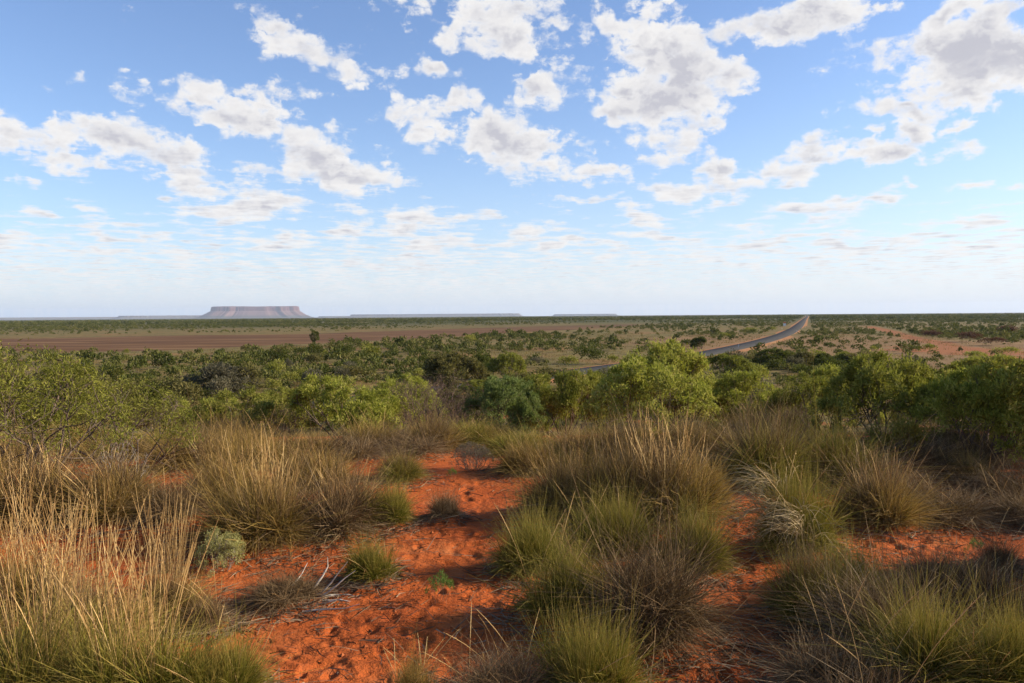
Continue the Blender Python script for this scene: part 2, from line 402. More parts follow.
# ------------------------------------------------------------------ far hills
def rock_mat(name, top, talus, foot, zt):
    m, g, b = new_mat(name, 0.95, 0.1)
    pos = g.n.new('ShaderNodeNewGeometry').outputs['Position']; x, y, z = g.sep(pos)
    n = g.noise(g.v('MULTIPLY', pos, (1, 1, .35)), 0.012, 5, .6)
    h = g.m('ADD', g.m('DIVIDE', z, zt), g.m('MULTIPLY', g.m('SUBTRACT', n, .5), .14))
    c = g.mix(g.map(h, .55, .68), g.mix(g.map(h, .14, .30), foot, talus), top)
    c = g.mix(g.map(n, .4, .65, 0, .4), c, (0.11, 0.055, 0.045)); g.set(b.inputs['Base Color'], c); return m
def mesa(name, cx, cy, hw, hd, H, mat, turn=0.0, foot=1.0, cliff=0.40, seed=1, label=''):
    n = 420; a = np.linspace(0, 2 * math.pi, n, endpoint=False)
    ca, sa = np.cos(a), np.sin(a); e = 0.42
    ox = hw * np.sign(ca) * np.abs(ca) ** e; oy = hd * np.sign(sa) * np.abs(sa) ** e
    per = np.concatenate([[0], np.cumsum(np.hypot(np.diff(ox), np.diff(oy)))])
    gul = fbm(per / (H * .22), per * 0, 4, seed); gul2 = fbm(per / (H * .6), per * 0 + 3, 3, seed + 9)
    nx, ny = ox / hw, oy / hd; ln = np.hypot(nx, ny); nx /= ln; ny /= ln
    prof = [(-1.2, 1.0, 0), (-.12, 1.0, .15), (0.0, .985, .45), (.05, .90, .55), (.10, 1 - cliff, .55), (.35, .46, .95), (.7, .27, 1.1), (1.1, .10, .8), (1.8 * foot, .03, .5), (2.8 * foot, -.02, 0)]
    V = []
    for (o_, z_, gg) in prof:
        off = H * o_ + H * gg * (.45 * gul + .55 * gul2)
        zz = H * z_ + H * .05 * fbm(per / (H * .35) + 50, per * 0, 3, seed + 3) * (z_ > .9)
        x = ox + nx * off; y = oy + ny * off
        V.append(np.column_stack([x * math.cos(turn) - y * math.sin(turn) + cx, x * math.sin(turn) + y * math.cos(turn) + cy, np.full(n, 1.0) * zz]))
    k = len(prof); V = np.concatenate(V); F = []
    for i in range(k - 1):
        q = np.arange(n); F.append(np.stack([q + i * n, q + (i + 1) * n, (q + 1) % n + (i + 1) * n, (q + 1) % n + i * n], -1))
    capc = len(V); V = np.vstack([V, V[:n].mean(0)]); q = np.arange(n)
    fan = np.stack([np.full(n, capc), q, (q + 1) % n], -1)
    return struct(new_obj(name, mesh_np(name, V, F + [fan], None, False), mat), label)
def at_range(px, rng_): 
    d = ray(px, 316); k = rng_ / math.hypot(d[0], d[1]); return d[0] * k, d[1] * k
def build_hills():
    mm = rock_mat('red_mesa_rock', (0.13, 0.055, 0.045), (0.165, 0.090, 0.070), (0.06, 0.06, 0.035), 290)
    cx, cy = at_range(256.5, 20000)
    mesa('mesa', cx, cy, 975, 420, 280, mm, -math.atan2(cx, cy), .8, .38, 4, 'flat topped red rock mesa rising alone on the left horizon')
    mb = rock_mat('far_ridge_rock', (0.13, 0.11, 0.09), (0.12, 0.11, 0.08), (0.08, 0.08, 0.05), 90)
    for (px, hw, H, ln, lab) in [(436, 2400, 84, 23000, 'long low flat ridge on the horizon right of the mesa'), (585, 900, 52, 23500, 'small low ridge on the horizon near the middle'),
                            (60, 3200, 62, 23500, 'low blue ridge on the horizon at far left'), (165, 1100, 88, 23000, 'low rise on the horizon against the left foot of the mesa'), (345, 700, 40, 22500, 'gentle rise at the right foot of the mesa')]:
        cx, cy = at_range(px, ln)
        mesa('ridge', cx, cy, hw, 300, H, mb, -math.atan2(cx, cy), 2.0, .3, int(px), lab)

def build_haze():
    V = np.array([[x, y, z] for z in (-12, 330) for y in (-26000, 26000) for x in (-26000, 26000)], float)
    F = np.array([[0, 2, 3, 1], [4, 5, 7, 6], [0, 1, 5, 4], [2, 6, 7, 3], [0, 4, 6, 2], [1, 3, 7, 5]])
    m = bpy.data.materials.new('haze_air'); m.use_nodes = True; g = NG(m.node_tree); g.n.clear()
    v = g.n.new('ShaderNodeVolumePrincipled'); v.inputs['Color'].default_value = (0.72, 0.82, 1.0, 1); v.inputs['Density'].default_value = HAZE
    v.inputs['Anisotropy'].default_value = 0.1
    o = g.n.new('ShaderNodeOutputMaterial'); g.l.new(v.outputs[0], o.inputs['Volume'])
    ob = new_obj('haze', mesh_np('haze', V, [F]), m); ob['kind'] = 'stuff'; ob['label'] = 'pale dust haze over the plain'
HAZE = 2.7e-5

# ------------------------------------------------------------------ plant building blocks
def unit(v): return v / np.maximum(np.linalg.norm(v, axis=-1, keepdims=True), 1e-9)
def blades(b, d, bend, L, w, nseg=3, r=rng, taper=0.8):
    """N curved grass blades as thin tapering strips -> V, F, along"""
    n = len(b); L = np.broadcast_to(L, n); w = np.broadcast_to(w, n)
    d = unit(d); side = unit(np.cross(d, unit(r.normal(size=(n, 3)))))
    t = np.linspace(0, 1, nseg + 1)
    P = b[:, None, :] + d[:, None, :] * (L[:, None] * t)[..., None] + bend[:, None, :] * (L[:, None] * t ** 2)[..., None]
    ww = w[:, None] * (1 - taper * t[None, :] ** 1.5) * 0.5
    V = np.stack([P - side[:, None] * ww[..., None], P + side[:, None] * ww[..., None]], 2).reshape(-1, 3)
    base = np.arange(n)[:, None] * (nseg + 1) * 2 + np.arange(nseg)[None, :] * 2
    F = np.stack([base, base + 1, base + 3, base + 2], -1).reshape(-1, 4)
    al = np.broadcast_to(np.repeat(t, 2)[None, :], (n, (nseg + 1) * 2)).ravel()
    return V, F, al
def per(n, k, vals): return np.repeat(np.broadcast_to(vals, n), k)
def join(parts):
    V, F, A = [], [], {}
    o = 0
    for (v, f, at) in parts:
        V.append(v); F.append(f + o); o += len(v)
        for k, a in at.items(): A.setdefault(k, []).append(a)
    kq = {}
    for f in F: kq.setdefault(f.shape[1], []).append(f)
    return np.concatenate(V), [np.concatenate(x) for x in kq.values()], {k: np.concatenate(a) for k, a in A.items()}
def tubes(P0, P1, R0, R1, sides=4):
    P0, P1 = np.asarray(P0, float), np.asarray(P1, float); n = len(P0)
    ax = unit(P1 - P0); ref = np.where(np.abs(ax[:, 2:3]) > .9, np.array([[1., 0, 0]]), np.array([[0, 0, 1.]]))
    u = unit(np.cross(ax, ref)); v = np.cross(ax, u); a = np.linspace(0, 2 * math.pi, sides, endpoint=False)
    ring = np.cos(a)[None, :, None] * u[:, None] + np.sin(a)[None, :, None] * v[:, None]
    A = P0[:, None] + ring * np.asarray(R0)[:, None, None]; B = P1[:, None] + ring * np.asarray(R1)[:, None, None]
    V = np.concatenate([A, B], 1).reshape(-1, 3)
    i = np.arange(n)[:, None] * sides * 2; k = np.arange(sides)[None, :]; k2 = (k + 1) % sides
    return V, np.stack([i + k, i + k2, i + sides + k2, i + sides + k], -1).reshape(-1, 4)
def leaves(b, d, L, w, r=rng):
    n = len(b); d = unit(d); s = unit(np.cross(d, unit(r.normal(size=(n, 3))))); nn = np.cross(d, s)
    L = np.broadcast_to(L, n)[:, None]; w = np.broadcast_to(w, n)[:, None]
    c = b + d * L * .45 + nn * w * .25
    V = np.stack([b, c - s * w * .5, b + d * L, c + s * w * .5], 1).reshape(-1, 3)
    return V, np.arange(n * 4).reshape(n, 4)

# ------------------------------------------------------------------ plant materials
DEEP = .92
def leaf_mat(name, stops, trans=0.3, var=0.12, tip=None, rough=0.6):
    m = bpy.data.materials.new(name); m.use_nodes = True; g = NG(m.node_tree); g.n.clear()
    tint = g.attr('tint').outputs['Fac']; oi = g.n.new('ShaderNodeObjectInfo').outputs['Random']
    f = g.m('ADD', tint, g.m('MULTIPLY', g.m('SUBTRACT', oi, .5), var * 2), clamp=True)
    c = g.ramp(f, [(p_, (q_[0] * DEEP, q_[1] * DEEP * .985, q_[2] * DEEP)) for p_, q_ in stops])
    if tip: c = g.mix(g.map(g.attr('along').outputs['Fac'], .45, 1.0, 0, .75), c, tip)
    b = g.n.new('ShaderNodeBsdfPrincipled'); g.set(b.inputs['Base Color'], c); b.inputs['Roughness'].default_value = rough
    b.inputs['Specular IOR Level'].default_value = 0.07
    t = g.n.new('ShaderNodeBsdfTranslucent'); g.set(t.inputs['Color'], g.mix(.5, c, (0.9, 1.0, 0.5), 'MULTIPLY'))
    mx = g.n.new('ShaderNodeMixShader'); mx.inputs[0].default_value = trans; g.l.new(b.outputs[0], mx.inputs[1]); g.l.new(t.outputs[0], mx.inputs[2])
    o = g.n.new('ShaderNodeOutputMaterial'); g.l.new(mx.outputs[0], o.inputs[0]); return m
def bark_mat(name, a, b_):
    m, g, b = new_mat(name, .9, .15)
    oc = g.n.new('ShaderNodeTexCoord').outputs['Object']
    g.set(b.inputs['Base Color'], g.ramp(g.noise(oc, 18, 4, .6), [(.35, a), (.65, b_)])); return m
M = {}
def make_mats():
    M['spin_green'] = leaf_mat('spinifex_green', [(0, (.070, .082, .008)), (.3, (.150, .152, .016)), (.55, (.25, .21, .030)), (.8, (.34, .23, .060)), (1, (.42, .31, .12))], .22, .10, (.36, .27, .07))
    M['spin_gold'] = leaf_mat('spinifex_gold', [(0, (.065, .054, .010)), (.3, (.16, .110, .022)), (.6, (.31, .19, .048)), (1, (.46, .31, .12))], .22, .08, (.44, .29, .085))
    M['spin_grey'] = leaf_mat('spinifex_dead', [(0, (.080, .052, .026)), (.4, (.165, .104, .048)), (.7, (.28, .18, .085)), (1, (.40, .29, .16))], .15, .08)
    M['bleached'] = leaf_mat('bleached_leaf', [(0, (.26, .185, .085)), (1, (.46, .35, .185))], .2, .05)
    M['stalk'] = leaf_mat('dry_stalk', [(0, (.30, .17, .058)), (.5, (.52, .33, .125)), (1, (.70, .50, .22))], .15, .08)
    M['stalk_brown'] = leaf_mat('brown_dry_stalk', [(0, (.15, .075, .028)), (.5, (.27, .155, .058)), (1, (.42, .28, .12))], .15, .1)
    M['dry'] = leaf_mat('dry_plain_grass', [(0, (.10, .072, .024)), (.5, (.19, .135, .048)), (1, (.31, .23, .095))], .25, 0)
    M['litter'] = leaf_mat('dead_twig_litter', [(0, (.070, .044, .026)), (.6, (.15, .10, .062)), (1, (.32, .24, .15))], .05, 0)
    for k, st in dict(bright=[(0, (.13, .145, .018)), (.5, (.30, .310, .048)), (.85, (.44, .415, .095)), (1, (.52, .45, .15))],
                      blue=[(0, (.085, .115, .028)), (.5, (.17, .215, .056)), (1, (.28, .31, .11))],
                      mid=[(0, (.100, .108, .016)), (.5, (.230, .232, .038)), (.85, (.35, .325, .075)), (1, (.44, .37, .12))],
                      dark=[(0, (.042, .052, .010)), (.5, (.088, .100, .020)), (1, (.16, .155, .036))],
                      olive=[(0, (.078, .072, .020)), (.5, (.145, .128, .040)), (1, (.23, .19, .07))],
                      grey=[(0, (.075, .070, .042)), (.5, (.125, .112, .066)), (1, (.20, .172, .105))],
                      maroon=[(0, (.060, .028, .020)), (.5, (.105, .048, .034)), (1, (.15, .090, .050))],
                      yellow=[(0, (.13, .12, .020)), (.5, (.25, .215, .040)), (1, (.40, .33, .085))],
                      sage=[(0, (.25, .24, .08)), (.5, (.42, .40, .15)), (1, (.55, .50, .20))],
                      silver=[(0, (.095, .078, .052)), (.5, (.165, .135, .092)), (1, (.26, .215, .15))],
                      herb=[(0, (.10, .17, .03)), (1, (.20, .27, .07))]).items():
        M[k] = leaf_mat('leaf_' + k, st, .4, .10)
    M['bark'] = bark_mat('brown_bark', (.075, .052, .038), (.17, .125, .095))
    M['bark_grey'] = bark_mat('grey_bark', (.17, .14, .115), (.36, .31, .26))
    M['twig'] = bark_mat('purple_brown_twig', (.085, .052, .038), (.185, .122, .090))
    M['deadwood'] = bark_mat('bleached_deadwood', (.38, .31, .24), (.62, .55, .46))

def size_of(*meshes):                          # width and height that hold nearly all of a plant
    P = []
    for me in meshes:
        if me is None: continue
        c = np.empty(len(me.vertices) * 3, np.float32); me.vertices.foreach_get('co', c); P.append(c.reshape(-1, 3))
    P = max(P, key=len)
    return 2 * float(np.percentile(np.hypot(P[:, 0], P[:, 1]), 94)), float(np.percentile(P[:, 2], 98.5))
# ------------------------------------------------------------------ spinifex
def one_stalk(seed):
    r = np.random.default_rng(seed); ns = 7; t = np.linspace(0, 1, ns + 1); an = r.uniform(0, 6.28); le = r.uniform(.05, .45); dr = r.uniform(.05, .3)
    P = np.stack([np.cos(an) * (le * t + dr * t ** 2), np.sin(an) * (le * t + dr * t ** 2), t * (1 - .12 * dr * t)], -1)
    rad = np.array([.0021, .002, .0019, .0018, .0018, .0032, .0034, .0010]); v, f = tubes(P[:-1], P[1:], rad[:-1], rad[1:], 4); parts = [(v, f, dict(tint=np.full(len(v), .6), along=np.full(len(v), .3)))]
    n = 26; tt = r.uniform(.62, .99, n); k = np.clip((tt * ns).astype(int), 0, ns - 1); pb = P[k] + (P[k + 1] - P[k]) * (tt * ns - k)[:, None]
    v, f, al = blades(pb, unit(P[k + 1] - P[k]) + r.normal(0, .33, (n, 3)), np.zeros((n, 3)), r.uniform(.014, .03, n), .0045, 1, r); parts.append((v, f, dict(tint=np.full(len(v), .75), along=al)))
    V, F, A = join(parts); return mesh_np('seed_stalk', V, F, A)
def tuft_mesh(seed, n=3600, Rr=.5, H=.42, tm=.35, ts=.2, messy=0.0, w=.0048):
    r = np.random.default_rng(seed)
    k = 9; ca = r.uniform(0, 6.28, k); cr = Rr * .62 * np.sqrt(r.uniform(0, 1, k)); ch = r.uniform(.72, 1.12, k); ct = r.normal(0, ts * .6, k)
    who = r.integers(0, k, n)                                        # the clump is several crowns grown together
    a = r.uniform(0, 6.28, n); u = np.sqrt(r.uniform(0, 1, n))
    b = np.stack([np.cos(ca[who]) * cr[who] + np.cos(a) * u * Rr * .24, np.sin(ca[who]) * cr[who] + np.sin(a) * u * Rr * .24, np.zeros(n)], -1)
    th = np.clip(np.abs(u * 1.25 + r.normal(0, .20 + messy * .5, n)), 0, 1.55)
    a2 = a + r.normal(0, .35 + messy, n)
    d = np.stack([np.cos(a2) * np.sin(th), np.sin(a2) * np.sin(th), np.cos(th)], -1)
    L = H * ch[who] * np.clip(r.normal(.86, .26, n), .25, 1.4)
    bend = np.zeros((n, 3)); bend[:, 2] = -.24 * np.sin(th) - .06; bend += r.normal(0, .09 + messy * .35, (n, 3))
    brk = r.uniform(0, 1, n) < .10 + .1 * messy; bend[brk] += r.normal(0, .45, (brk.sum(), 3)); d[brk] += r.normal(0, .5, (brk.sum(), 3))
    b[:, 2] += messy * r.uniform(0, .5, n) * H
    V, F, al = blades(b, d, bend, L, w * r.uniform(.7, 1.3, n), 3, r)
    V[:, 2] = np.maximum(V[:, 2], .004)
    tint = np.clip(tm + ct[who] + r.normal(0, ts, n), 0, 1)
    # dead thatch: random blades tinted dark to deepen the shade inside the hummock
    darkened = r.uniform(0, 1, n) < .22; tint[darkened] = np.clip(r.normal(.12, .08, darkened.sum()), 0, 1)
    dead = (th > 1.15) & (r.uniform(0, 1, n) < .5); tint[dead] = np.clip(.75 + r.normal(0, .15, dead.sum()), 0, 1)
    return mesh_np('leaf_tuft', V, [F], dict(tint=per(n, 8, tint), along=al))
def stalk_mesh(seed, n=46, Rr=.42, H=.95, lean=.16, droop=.12):
    r = np.random.default_rng(seed); parts = []
    a = r.uniform(0, 6.28, n); u = np.sqrt(r.uniform(0, 1, n)) * Rr
    b = np.stack([np.cos(a) * u * .5, np.sin(a) * u * .5, np.zeros(n)], -1)
    d = np.stack([np.cos(a) * u * .55 + r.normal(0, lean, n), np.sin(a) * u * .55 + r.normal(0, lean, n), np.ones(n)], -1); d = unit(d)
    L = H * np.clip(r.normal(.8, .16, n), .4, 1.05)
    bend = r.normal(0, droop, (n, 3)); bend[:, 2] = -np.abs(bend[:, 2]) * .4
    ns = 6; t = np.linspace(0, 1, ns + 1)
    P = b[:, None] + d[:, None] * (L[:, None] * t)[..., None] + bend[:, None] * (L[:, None] * t ** 2)[..., None]
    rad = np.array([.0016, .0015, .0014, .0013, .0024, .0026, .0008])
    tint = np.clip(r.normal(.5, .22, n), 0, 1)
    for s in range(ns):
        v, f = tubes(P[:, s], P[:, s + 1], np.full(n, rad[s]), np.full(n, rad[s + 1]), 3)
        parts.append((v, f, dict(tint=per(n, 6, tint), along=np.full(len(v), t[s]))))
    q = 12; idx = np.repeat(np.arange(n), q); tt = r.uniform(.64, .99, n * q)                 # spikelets of the seed head
    pb = b[idx] + d[idx] * (L[idx] * tt)[:, None] + bend[idx] * (L[idx] * tt ** 2)[:, None]
    v, f, al = blades(pb, d[idx] + r.normal(0, .35, (n * q, 3)), np.zeros((n * q, 3)), r.uniform(.012, .026, n * q), .0034, 1, r)
    parts.append((v, f, dict(tint=per(n * q, 4, np.clip(tint[idx] + .12, 0, 1)), along=al)))
    V, F, A = join(parts); return mesh_np('seed_stalks', V, F, A)
def droop_mesh(seed, n=170):
    r = np.random.default_rng(seed); a = r.normal(2.7, .9, n); u = r.uniform(0, .2, n)
    b = np.stack([np.cos(a) * u, np.sin(a) * u, r.uniform(.08, .3, n)], -1)
    d = np.stack([np.cos(a), np.sin(a), r.uniform(.3, 1.3, n)], -1); bend = np.zeros((n, 3)); bend[:, 2] = -r.uniform(.5, 1.0, n); bend[:, :2] = r.normal(0, .15, (n, 2))
    V, F, al = blades(b, d, bend, r.uniform(.3, .55, n), .005, 6, r); V[:, 2] = np.maximum(V[:, 2], .01)
    return mesh_np('drooping_leaves', V, [F], dict(tint=per(n, 14, r.uniform(0, 1, n)), along=al))

# ------------------------------------------------------------------ bushes
def bush_meshes(seed, Rr=1.4, H=1.9, stems=9, kids=(4, 4, 4), nl=46, leaf=(.075, .017), low=.25, tilt=(.25, 1.1), spread=.17, keep=1.0, sides=4, rad=.022):
    r = np.random.default_rng(seed)
    seg = []; tips = []
    def grow(p, d, L, rd, lev):
        pts = [p]; dd = d
        for k in range(2):
            dd = unit(dd + r.normal(0, .16, 3) + np.array([0, 0, .10])); q = pts[-1] + dd * L * .5
            e = math.sqrt((q[0] / Rr) ** 2 + (q[1] / Rr) ** 2 + (max(q[2], 0) / H) ** 2)
            if e > 1: q = q / e ** .8
            q[2] = max(q[2], .05); pts.append(q)
        r1 = rd * .62
        seg.append((pts[0], pts[1], rd, (rd + r1) / 2)); seg.append((pts[1], pts[2], (rd + r1) / 2, r1))
        if lev == len(kids):
            tips.append((pts[1], pts[2])); return
        for c in range(kids[lev]):
            nd = unit(dd + r.normal(0, .58, 3) + np.array([0, 0, .12]))
            start = pts[2] if c < 2 else pts[1] + (pts[2] - pts[1]) * r.uniform(.1, .9)
            grow(start, nd, L * r.uniform(.52, .78), r1 * .8, lev + 1)
    for s in range(stems):
        a = 6.283 * (s + r.uniform(-.35, .35)) / stems; th = r.uniform(*tilt)
        d = np.array([math.cos(a) * math.sin(th), math.sin(a) * math.sin(th), math.cos(th)])
        reach = 1 / math.sqrt((math.sin(th) / Rr) ** 2 + (math.cos(th) / H) ** 2)
        grow(np.array([math.cos(a) * .12, math.sin(a) * .12, -.03]), d, reach * .52 * r.uniform(.85, 1.1), rad * r.uniform(.7, 1.2), 0)
    T0 = np.array([t[0] for t in tips]); T1 = np.array([t[1] for t in tips])
    ok = (T1[:, 2] > low * H) & (r.uniform(0, 1, len(T1)) < keep); T0, T1 = T0[ok], T1[ok]
    P0, P1 = np.array([s[0] for s in seg]), np.array([s[1] for s in seg]); R0 = np.array([s[2] for s in seg]); R1 = np.array([s[3] for s in seg])
    V, F = tubes(P0, P1, np.maximum(R0, .0022), np.maximum(R1, .0016), sides); br = mesh_np('branches', V, [F], None, True)
    nt = len(T1)
    if nt == 0: return br, None
    i = np.repeat(np.arange(nt), nl); n = len(i); tt = r.uniform(-.1, 1.05, n)[:, None]
    ax = T1[i] - T0[i]; b = T0[i] + ax * tt + r.normal(0, spread * .42, (n, 3)) * np.array([1, 1, .8])
    d = unit(ax) * .7 + r.normal(0, .7, (n, 3)) + np.array([0, 0, .25])
    V, F = leaves(b, d, leaf[0] * r.uniform(.7, 1.3, n), leaf[1] * r.uniform(.7, 1.3, n), r)
    ti = np.clip(.5 + r.normal(0, .13, nt)[i] + r.normal(0, .17, n), 0, 1)
    return br, mesh_np('foliage', V, [F], dict(tint=per(n, 4, ti)))
def lod_arrays(seed, n=150, size=.17):
    r = np.random.default_rng(seed); k = 6
    ca = r.uniform(0, 6.28, k); cr = r.uniform(.05, .50, k); C = np.stack([np.cos(ca) * cr, np.sin(ca) * cr, r.uniform(.34, .60, k)], -1); rad = r.uniform(.36, .52, k)
    w = r.integers(0, k, n); d = unit(r.normal(size=(n, 3))); d[:, 2] = np.where(d[:, 2] < -.3, -d[:, 2], d[:, 2])
    p = C[w] + d * (rad[w] * r.uniform(.6, 1.1, n))[:, None] * np.array([1, 1, .85]); p[:, 2] = np.clip(p[:, 2], .06, 1.1)
    nd = unit(d + r.normal(0, .75, (n, 3))); V, F = leaves(p - nd * size * .4, nd, size * r.uniform(.7, 1.3, n), size * .62, r)
    return V, F, np.clip(.5 + r.normal(0, .13, k)[w] + r.normal(0, .15, n), 0, 1)

# ------------------------------------------------------------------ things
def thing(name, label, cat, loc, group=None, rz=0.0):
    o = bpy.data.objects.new(name, None); COL.objects.link(o); o.empty_display_size = .2
    o.location = loc; o.rotation_euler = (0, 0, rz); o['label'] = label; o['category'] = cat
    if group: o['group'] = group
    return o
def part(name, me, mat, parent, scale=(1, 1, 1), rz=0.0, z=0.0):
    o = new_obj(name, me, mat, parent); o.scale = scale; o.rotation_euler = (0, 0, rz); o.location = (0, 0, z); return o

make_mats()
G_SPIN = 'spinifex clumps on the red dune'
TUFT = {}; BAND = 'stalky brown grass clump in the thick band at the foot of the green bushes'
for k, (tm, ts, ms, nn) in dict(green=(.36, .27, .30, 6200), gold=(.46, .28, .32, 5600), grey=(.42, .30, .85, 4800)).items():
    TUFT[k] = [tuft_mesh(100 + 7 * i + len(k), nn, .5, .42, tm, ts, ms * (.6 + .3 * i)) for i in range(5)]
STALK = [stalk_mesh(200 + i, 84, .40, .95, .15, .13) for i in range(3)]; THIN = [stalk_mesh(210 + i, 46, .42, .95, .22, .18) for i in range(3)]; ONE = [one_stalk(220 + i) for i in range(8)]
DROOP = [droop_mesh(240 + i) for i in range(2)]
TSZ = {me.name: size_of(me) for l in TUFT.values() for me in l}
TMAT = dict(green='spin_green', gold='spin_gold', grey='spin_grey')
# kind, foot in the photo (x, y), width, leaf height, stalk height, stalks (0 none, 1 few, 2 many), label
CLUMPS = [
 ('gold', 664, 522, 135, 62, 102, 2, 'largest golden spinifex clump with tall stalks, middle of the sand'),
 ('gold', 566, 518, 112, 46, 78, 2, 'golden spinifex with a dark left side, between the red path and the largest golden clump'),
 ('gold', 614, 524, 112, 58, 84, 1, 'golden spinifex filling the middle of the big central mound, left of its tallest stalks'),
 ('green', 690, 572, 84, 60, 70, 1, 'olive spinifex on the right flank of the central mound, beside the sandy gap'),
 ('green', 846, 606, 84, 54, 50, 1, 'olive spinifex just below the right sand patch'),
 ('grey', 962, 606, 84, 42, 40, 1, 'dry tussock closing the right end of the right sand patch'),
 ('gold', 708, 512, 52, 44, 72, 1, 'narrow golden tuft on the edge of the sandy gap, right of the largest golden clump'),
 ('green', 532, 574, 88, 58, 0, 0, 'bright green spinifex mound overhanging the right edge of the red path'),
 ('green', 562, 622, 104, 72, 105, 1, 'rounded green spinifex with pale arching stalks just left of the dead grey mound'),
 ('grey', 650, 640, 150, 112, 70, 1, 'widest dead grey brown spinifex mound, full of bare twigs'),
 ('green', 612, 552, 90, 56, 70, 1, 'olive spinifex between the largest golden clump and the dead grey mound'),
 ('green', 586, 706, 122, 88, 60, 1, 'green spinifex at the bottom edge beside the footprint marked sand'),
 ('grey', 500, 708, 105, 48, 85, 1, 'low dark tussock at the bottom edge with four pale leaning stalks'),
 ('gold', 412, 712, 52, 50, 66, 1, 'small straw tuft with tiny yellow flowers, bottom edge of the red sand'),
 ('gold', 268, 546, 128, 66, 104, 2, 'tall stalked golden spinifex behind the pale sage bush'),
 ('grey', 340, 534, 100, 60, 66, 2, 'grey gold spinifex bank along the upper edge of the red sand'),
 ('green', 388, 528, 56, 42, 0, 0, 'small grey green mound at the right end of the golden spinifex bank'),
 ('green', 396, 481, 64, 23, 0, 0, 'low yellow green spinifex cushion below the bare twiggy bush'),
 ('gold', 222, 505, 92, 40, 62, 2, 'straw coloured clump between the left bush and the tall stalked golden spinifex'),
 ('gold', 306, 492, 112, 36, 62, 2, 'straw clump directly below the bright green round bush'),
 ('gold', 28, 524, 125, 48, 62, 2, 'broad straw clump at the left edge under the open leggy bush'),
 ('gold', 112, 520, 112, 44, 58, 2, 'straw clump at the foot of the open leggy bush stems'),
 ('grey', 172, 520, 78, 36, 42, 1, 'dull brown clump left of the tall stalked golden spinifex'),
 ('green', 42, 712, 170, 80, 188, 2, 'tallest stalked green spinifex, bottom left corner'),
 ('green', 138, 716, 160, 80, 160, 2, 'green gold spinifex with long upright stalks beside the bottom left corner clump'),
 ('green', 222, 714, 96, 62, 66, 1, 'low green gold spinifex at the bottom edge of the red sand, lower left'),
 ('gold', 84, 652, 130, 48, 138, 2, 'straw stalked clump behind the bottom left corner spinifex'),
 ('gold', 168, 622, 86, 40, 120, 2, 'tall thin straw stalks just left below the pale sage bush'),
 ('gold', 12, 618, 112, 50, 116, 2, 'straw stalked clump cut by the left edge of the photo'),
 ('grey', 212, 634, 46, 34, 60, 1, 'sparse dry tussock between the pale sage bush and lower left spinifex'),
 ('green', 796, 550, 84, 80, 100, 1, 'spinifex with bleached drooping leaves on the right of the sandy gap'),
 ('green', 806, 622, 84, 60, 40, 1, 'dark green spinifex below the clump with bleached drooping leaves'),
 ('grey', 876, 652, 120, 76, 60, 1, 'large dark half dead spinifex mound in front of the right sand patch'),
 ('green', 944, 700, 138, 78, 62, 1, 'olive spinifex at the bottom edge, right of the large half dead mound'),
 ('green', 1006, 704, 96, 76, 74, 1, 'bright green spinifex in the bottom right corner'),
 ('grey', 848, 712, 124, 50, 112, 1, 'dark tussock at the bottom edge with tall pale seed stalks, right of centre'),
 ('gold', 878, 524, 96, 40, 68, 2, 'brown stalked clump directly below the small yellow shrub'),
 ('green', 762, 486, 116, 52, 66, 2, 'dark shaded tussock with brown stalks right of the largest golden clump'),
 ('green', 838, 486, 104, 46, 62, 2, 'dark shaded tussock left of the small yellow shrub'),
 ('grey', 1000, 574, 42, 34, 52, 1, 'reddish dry tuft at the right end of the right sand patch'),
 ('grey', 445, 520, 36, 26, 0, 0, 'lone small dry tuft on the open red sand'),
 ('green', 371, 580, 54, 40, 30, 1, 'small bright green tuft in the middle of the open red sand'),
 ('grey', 285, 604, 72, 28, 26, 1, 'flattened grey dead tuft beside the bleached sticks'),
 ('gold', 528, 474, 74, 30, 48, 2, 'brown stalked clump at the far end of the red path'),
 ('gold', 574, 468, 80, 32, 52, 2, 'brown stalked clump behind the golden spinifex with the dark left side'),
 ('gold', 628, 464, 84, 32, 48, 2, 'brown stalked clump below the biggest round bush'),
 ('gold', 692, 464, 80, 30, 40, 1, 'short straw clump above the small red sand patch near the centre'),
 ('gold', 430, 452, 72, 28, 52, 2, 'brown stalked clump at the foot of the bare twiggy bush'),
 ('gold', 366, 452, 70, 28, 48, 1, 'short straw clump under the right side of the bright green round bush'),
 ('gold', 246, 462, 90, 30, 50, 1, 'straw clump under the loose brownish green bush'),
 ('gold', 190, 468, 86, 30, 44, 1, 'straw clump right of the small bare dead bush'),
 ('gold', 782, 446, 84, 28, 44, 1, 'pale straw clump below the bushes right of centre'),
 ('gold', 744, 448, 72, 28, 52, 1, 'pale straw clump behind the dark shaded tussock'),
 ('gold', 962, 486, 60, 26, 30, 1, 'low straw tuft in the shade under the large right hand bush'),
 ('grey', 918, 600, 70, 36, 40, 1, 'low grey tussock in the shade below the right sand patch'),
 ('grey', 985, 622, 70, 34, 50, 1, 'thin brown tussock above the bottom right corner clump'),
]
band = np.random.default_rng(8)
for k in range(28):                          # the thick band of stalky grass at the foot of the bushes
    px = -10 + 1045 * (k + band.uniform(.1, .9)) / 28; py = band.uniform(446, 470) - (6 if 450 < px < 530 else 0)
    CLUMPS.append((['gold', 'gold', 'grey', 'green'][int(band.integers(4))], px, py, band.uniform(58, 100), band.uniform(16, 25), band.uniform(16, 32), 1 + (k % 3 == 0), BAND))
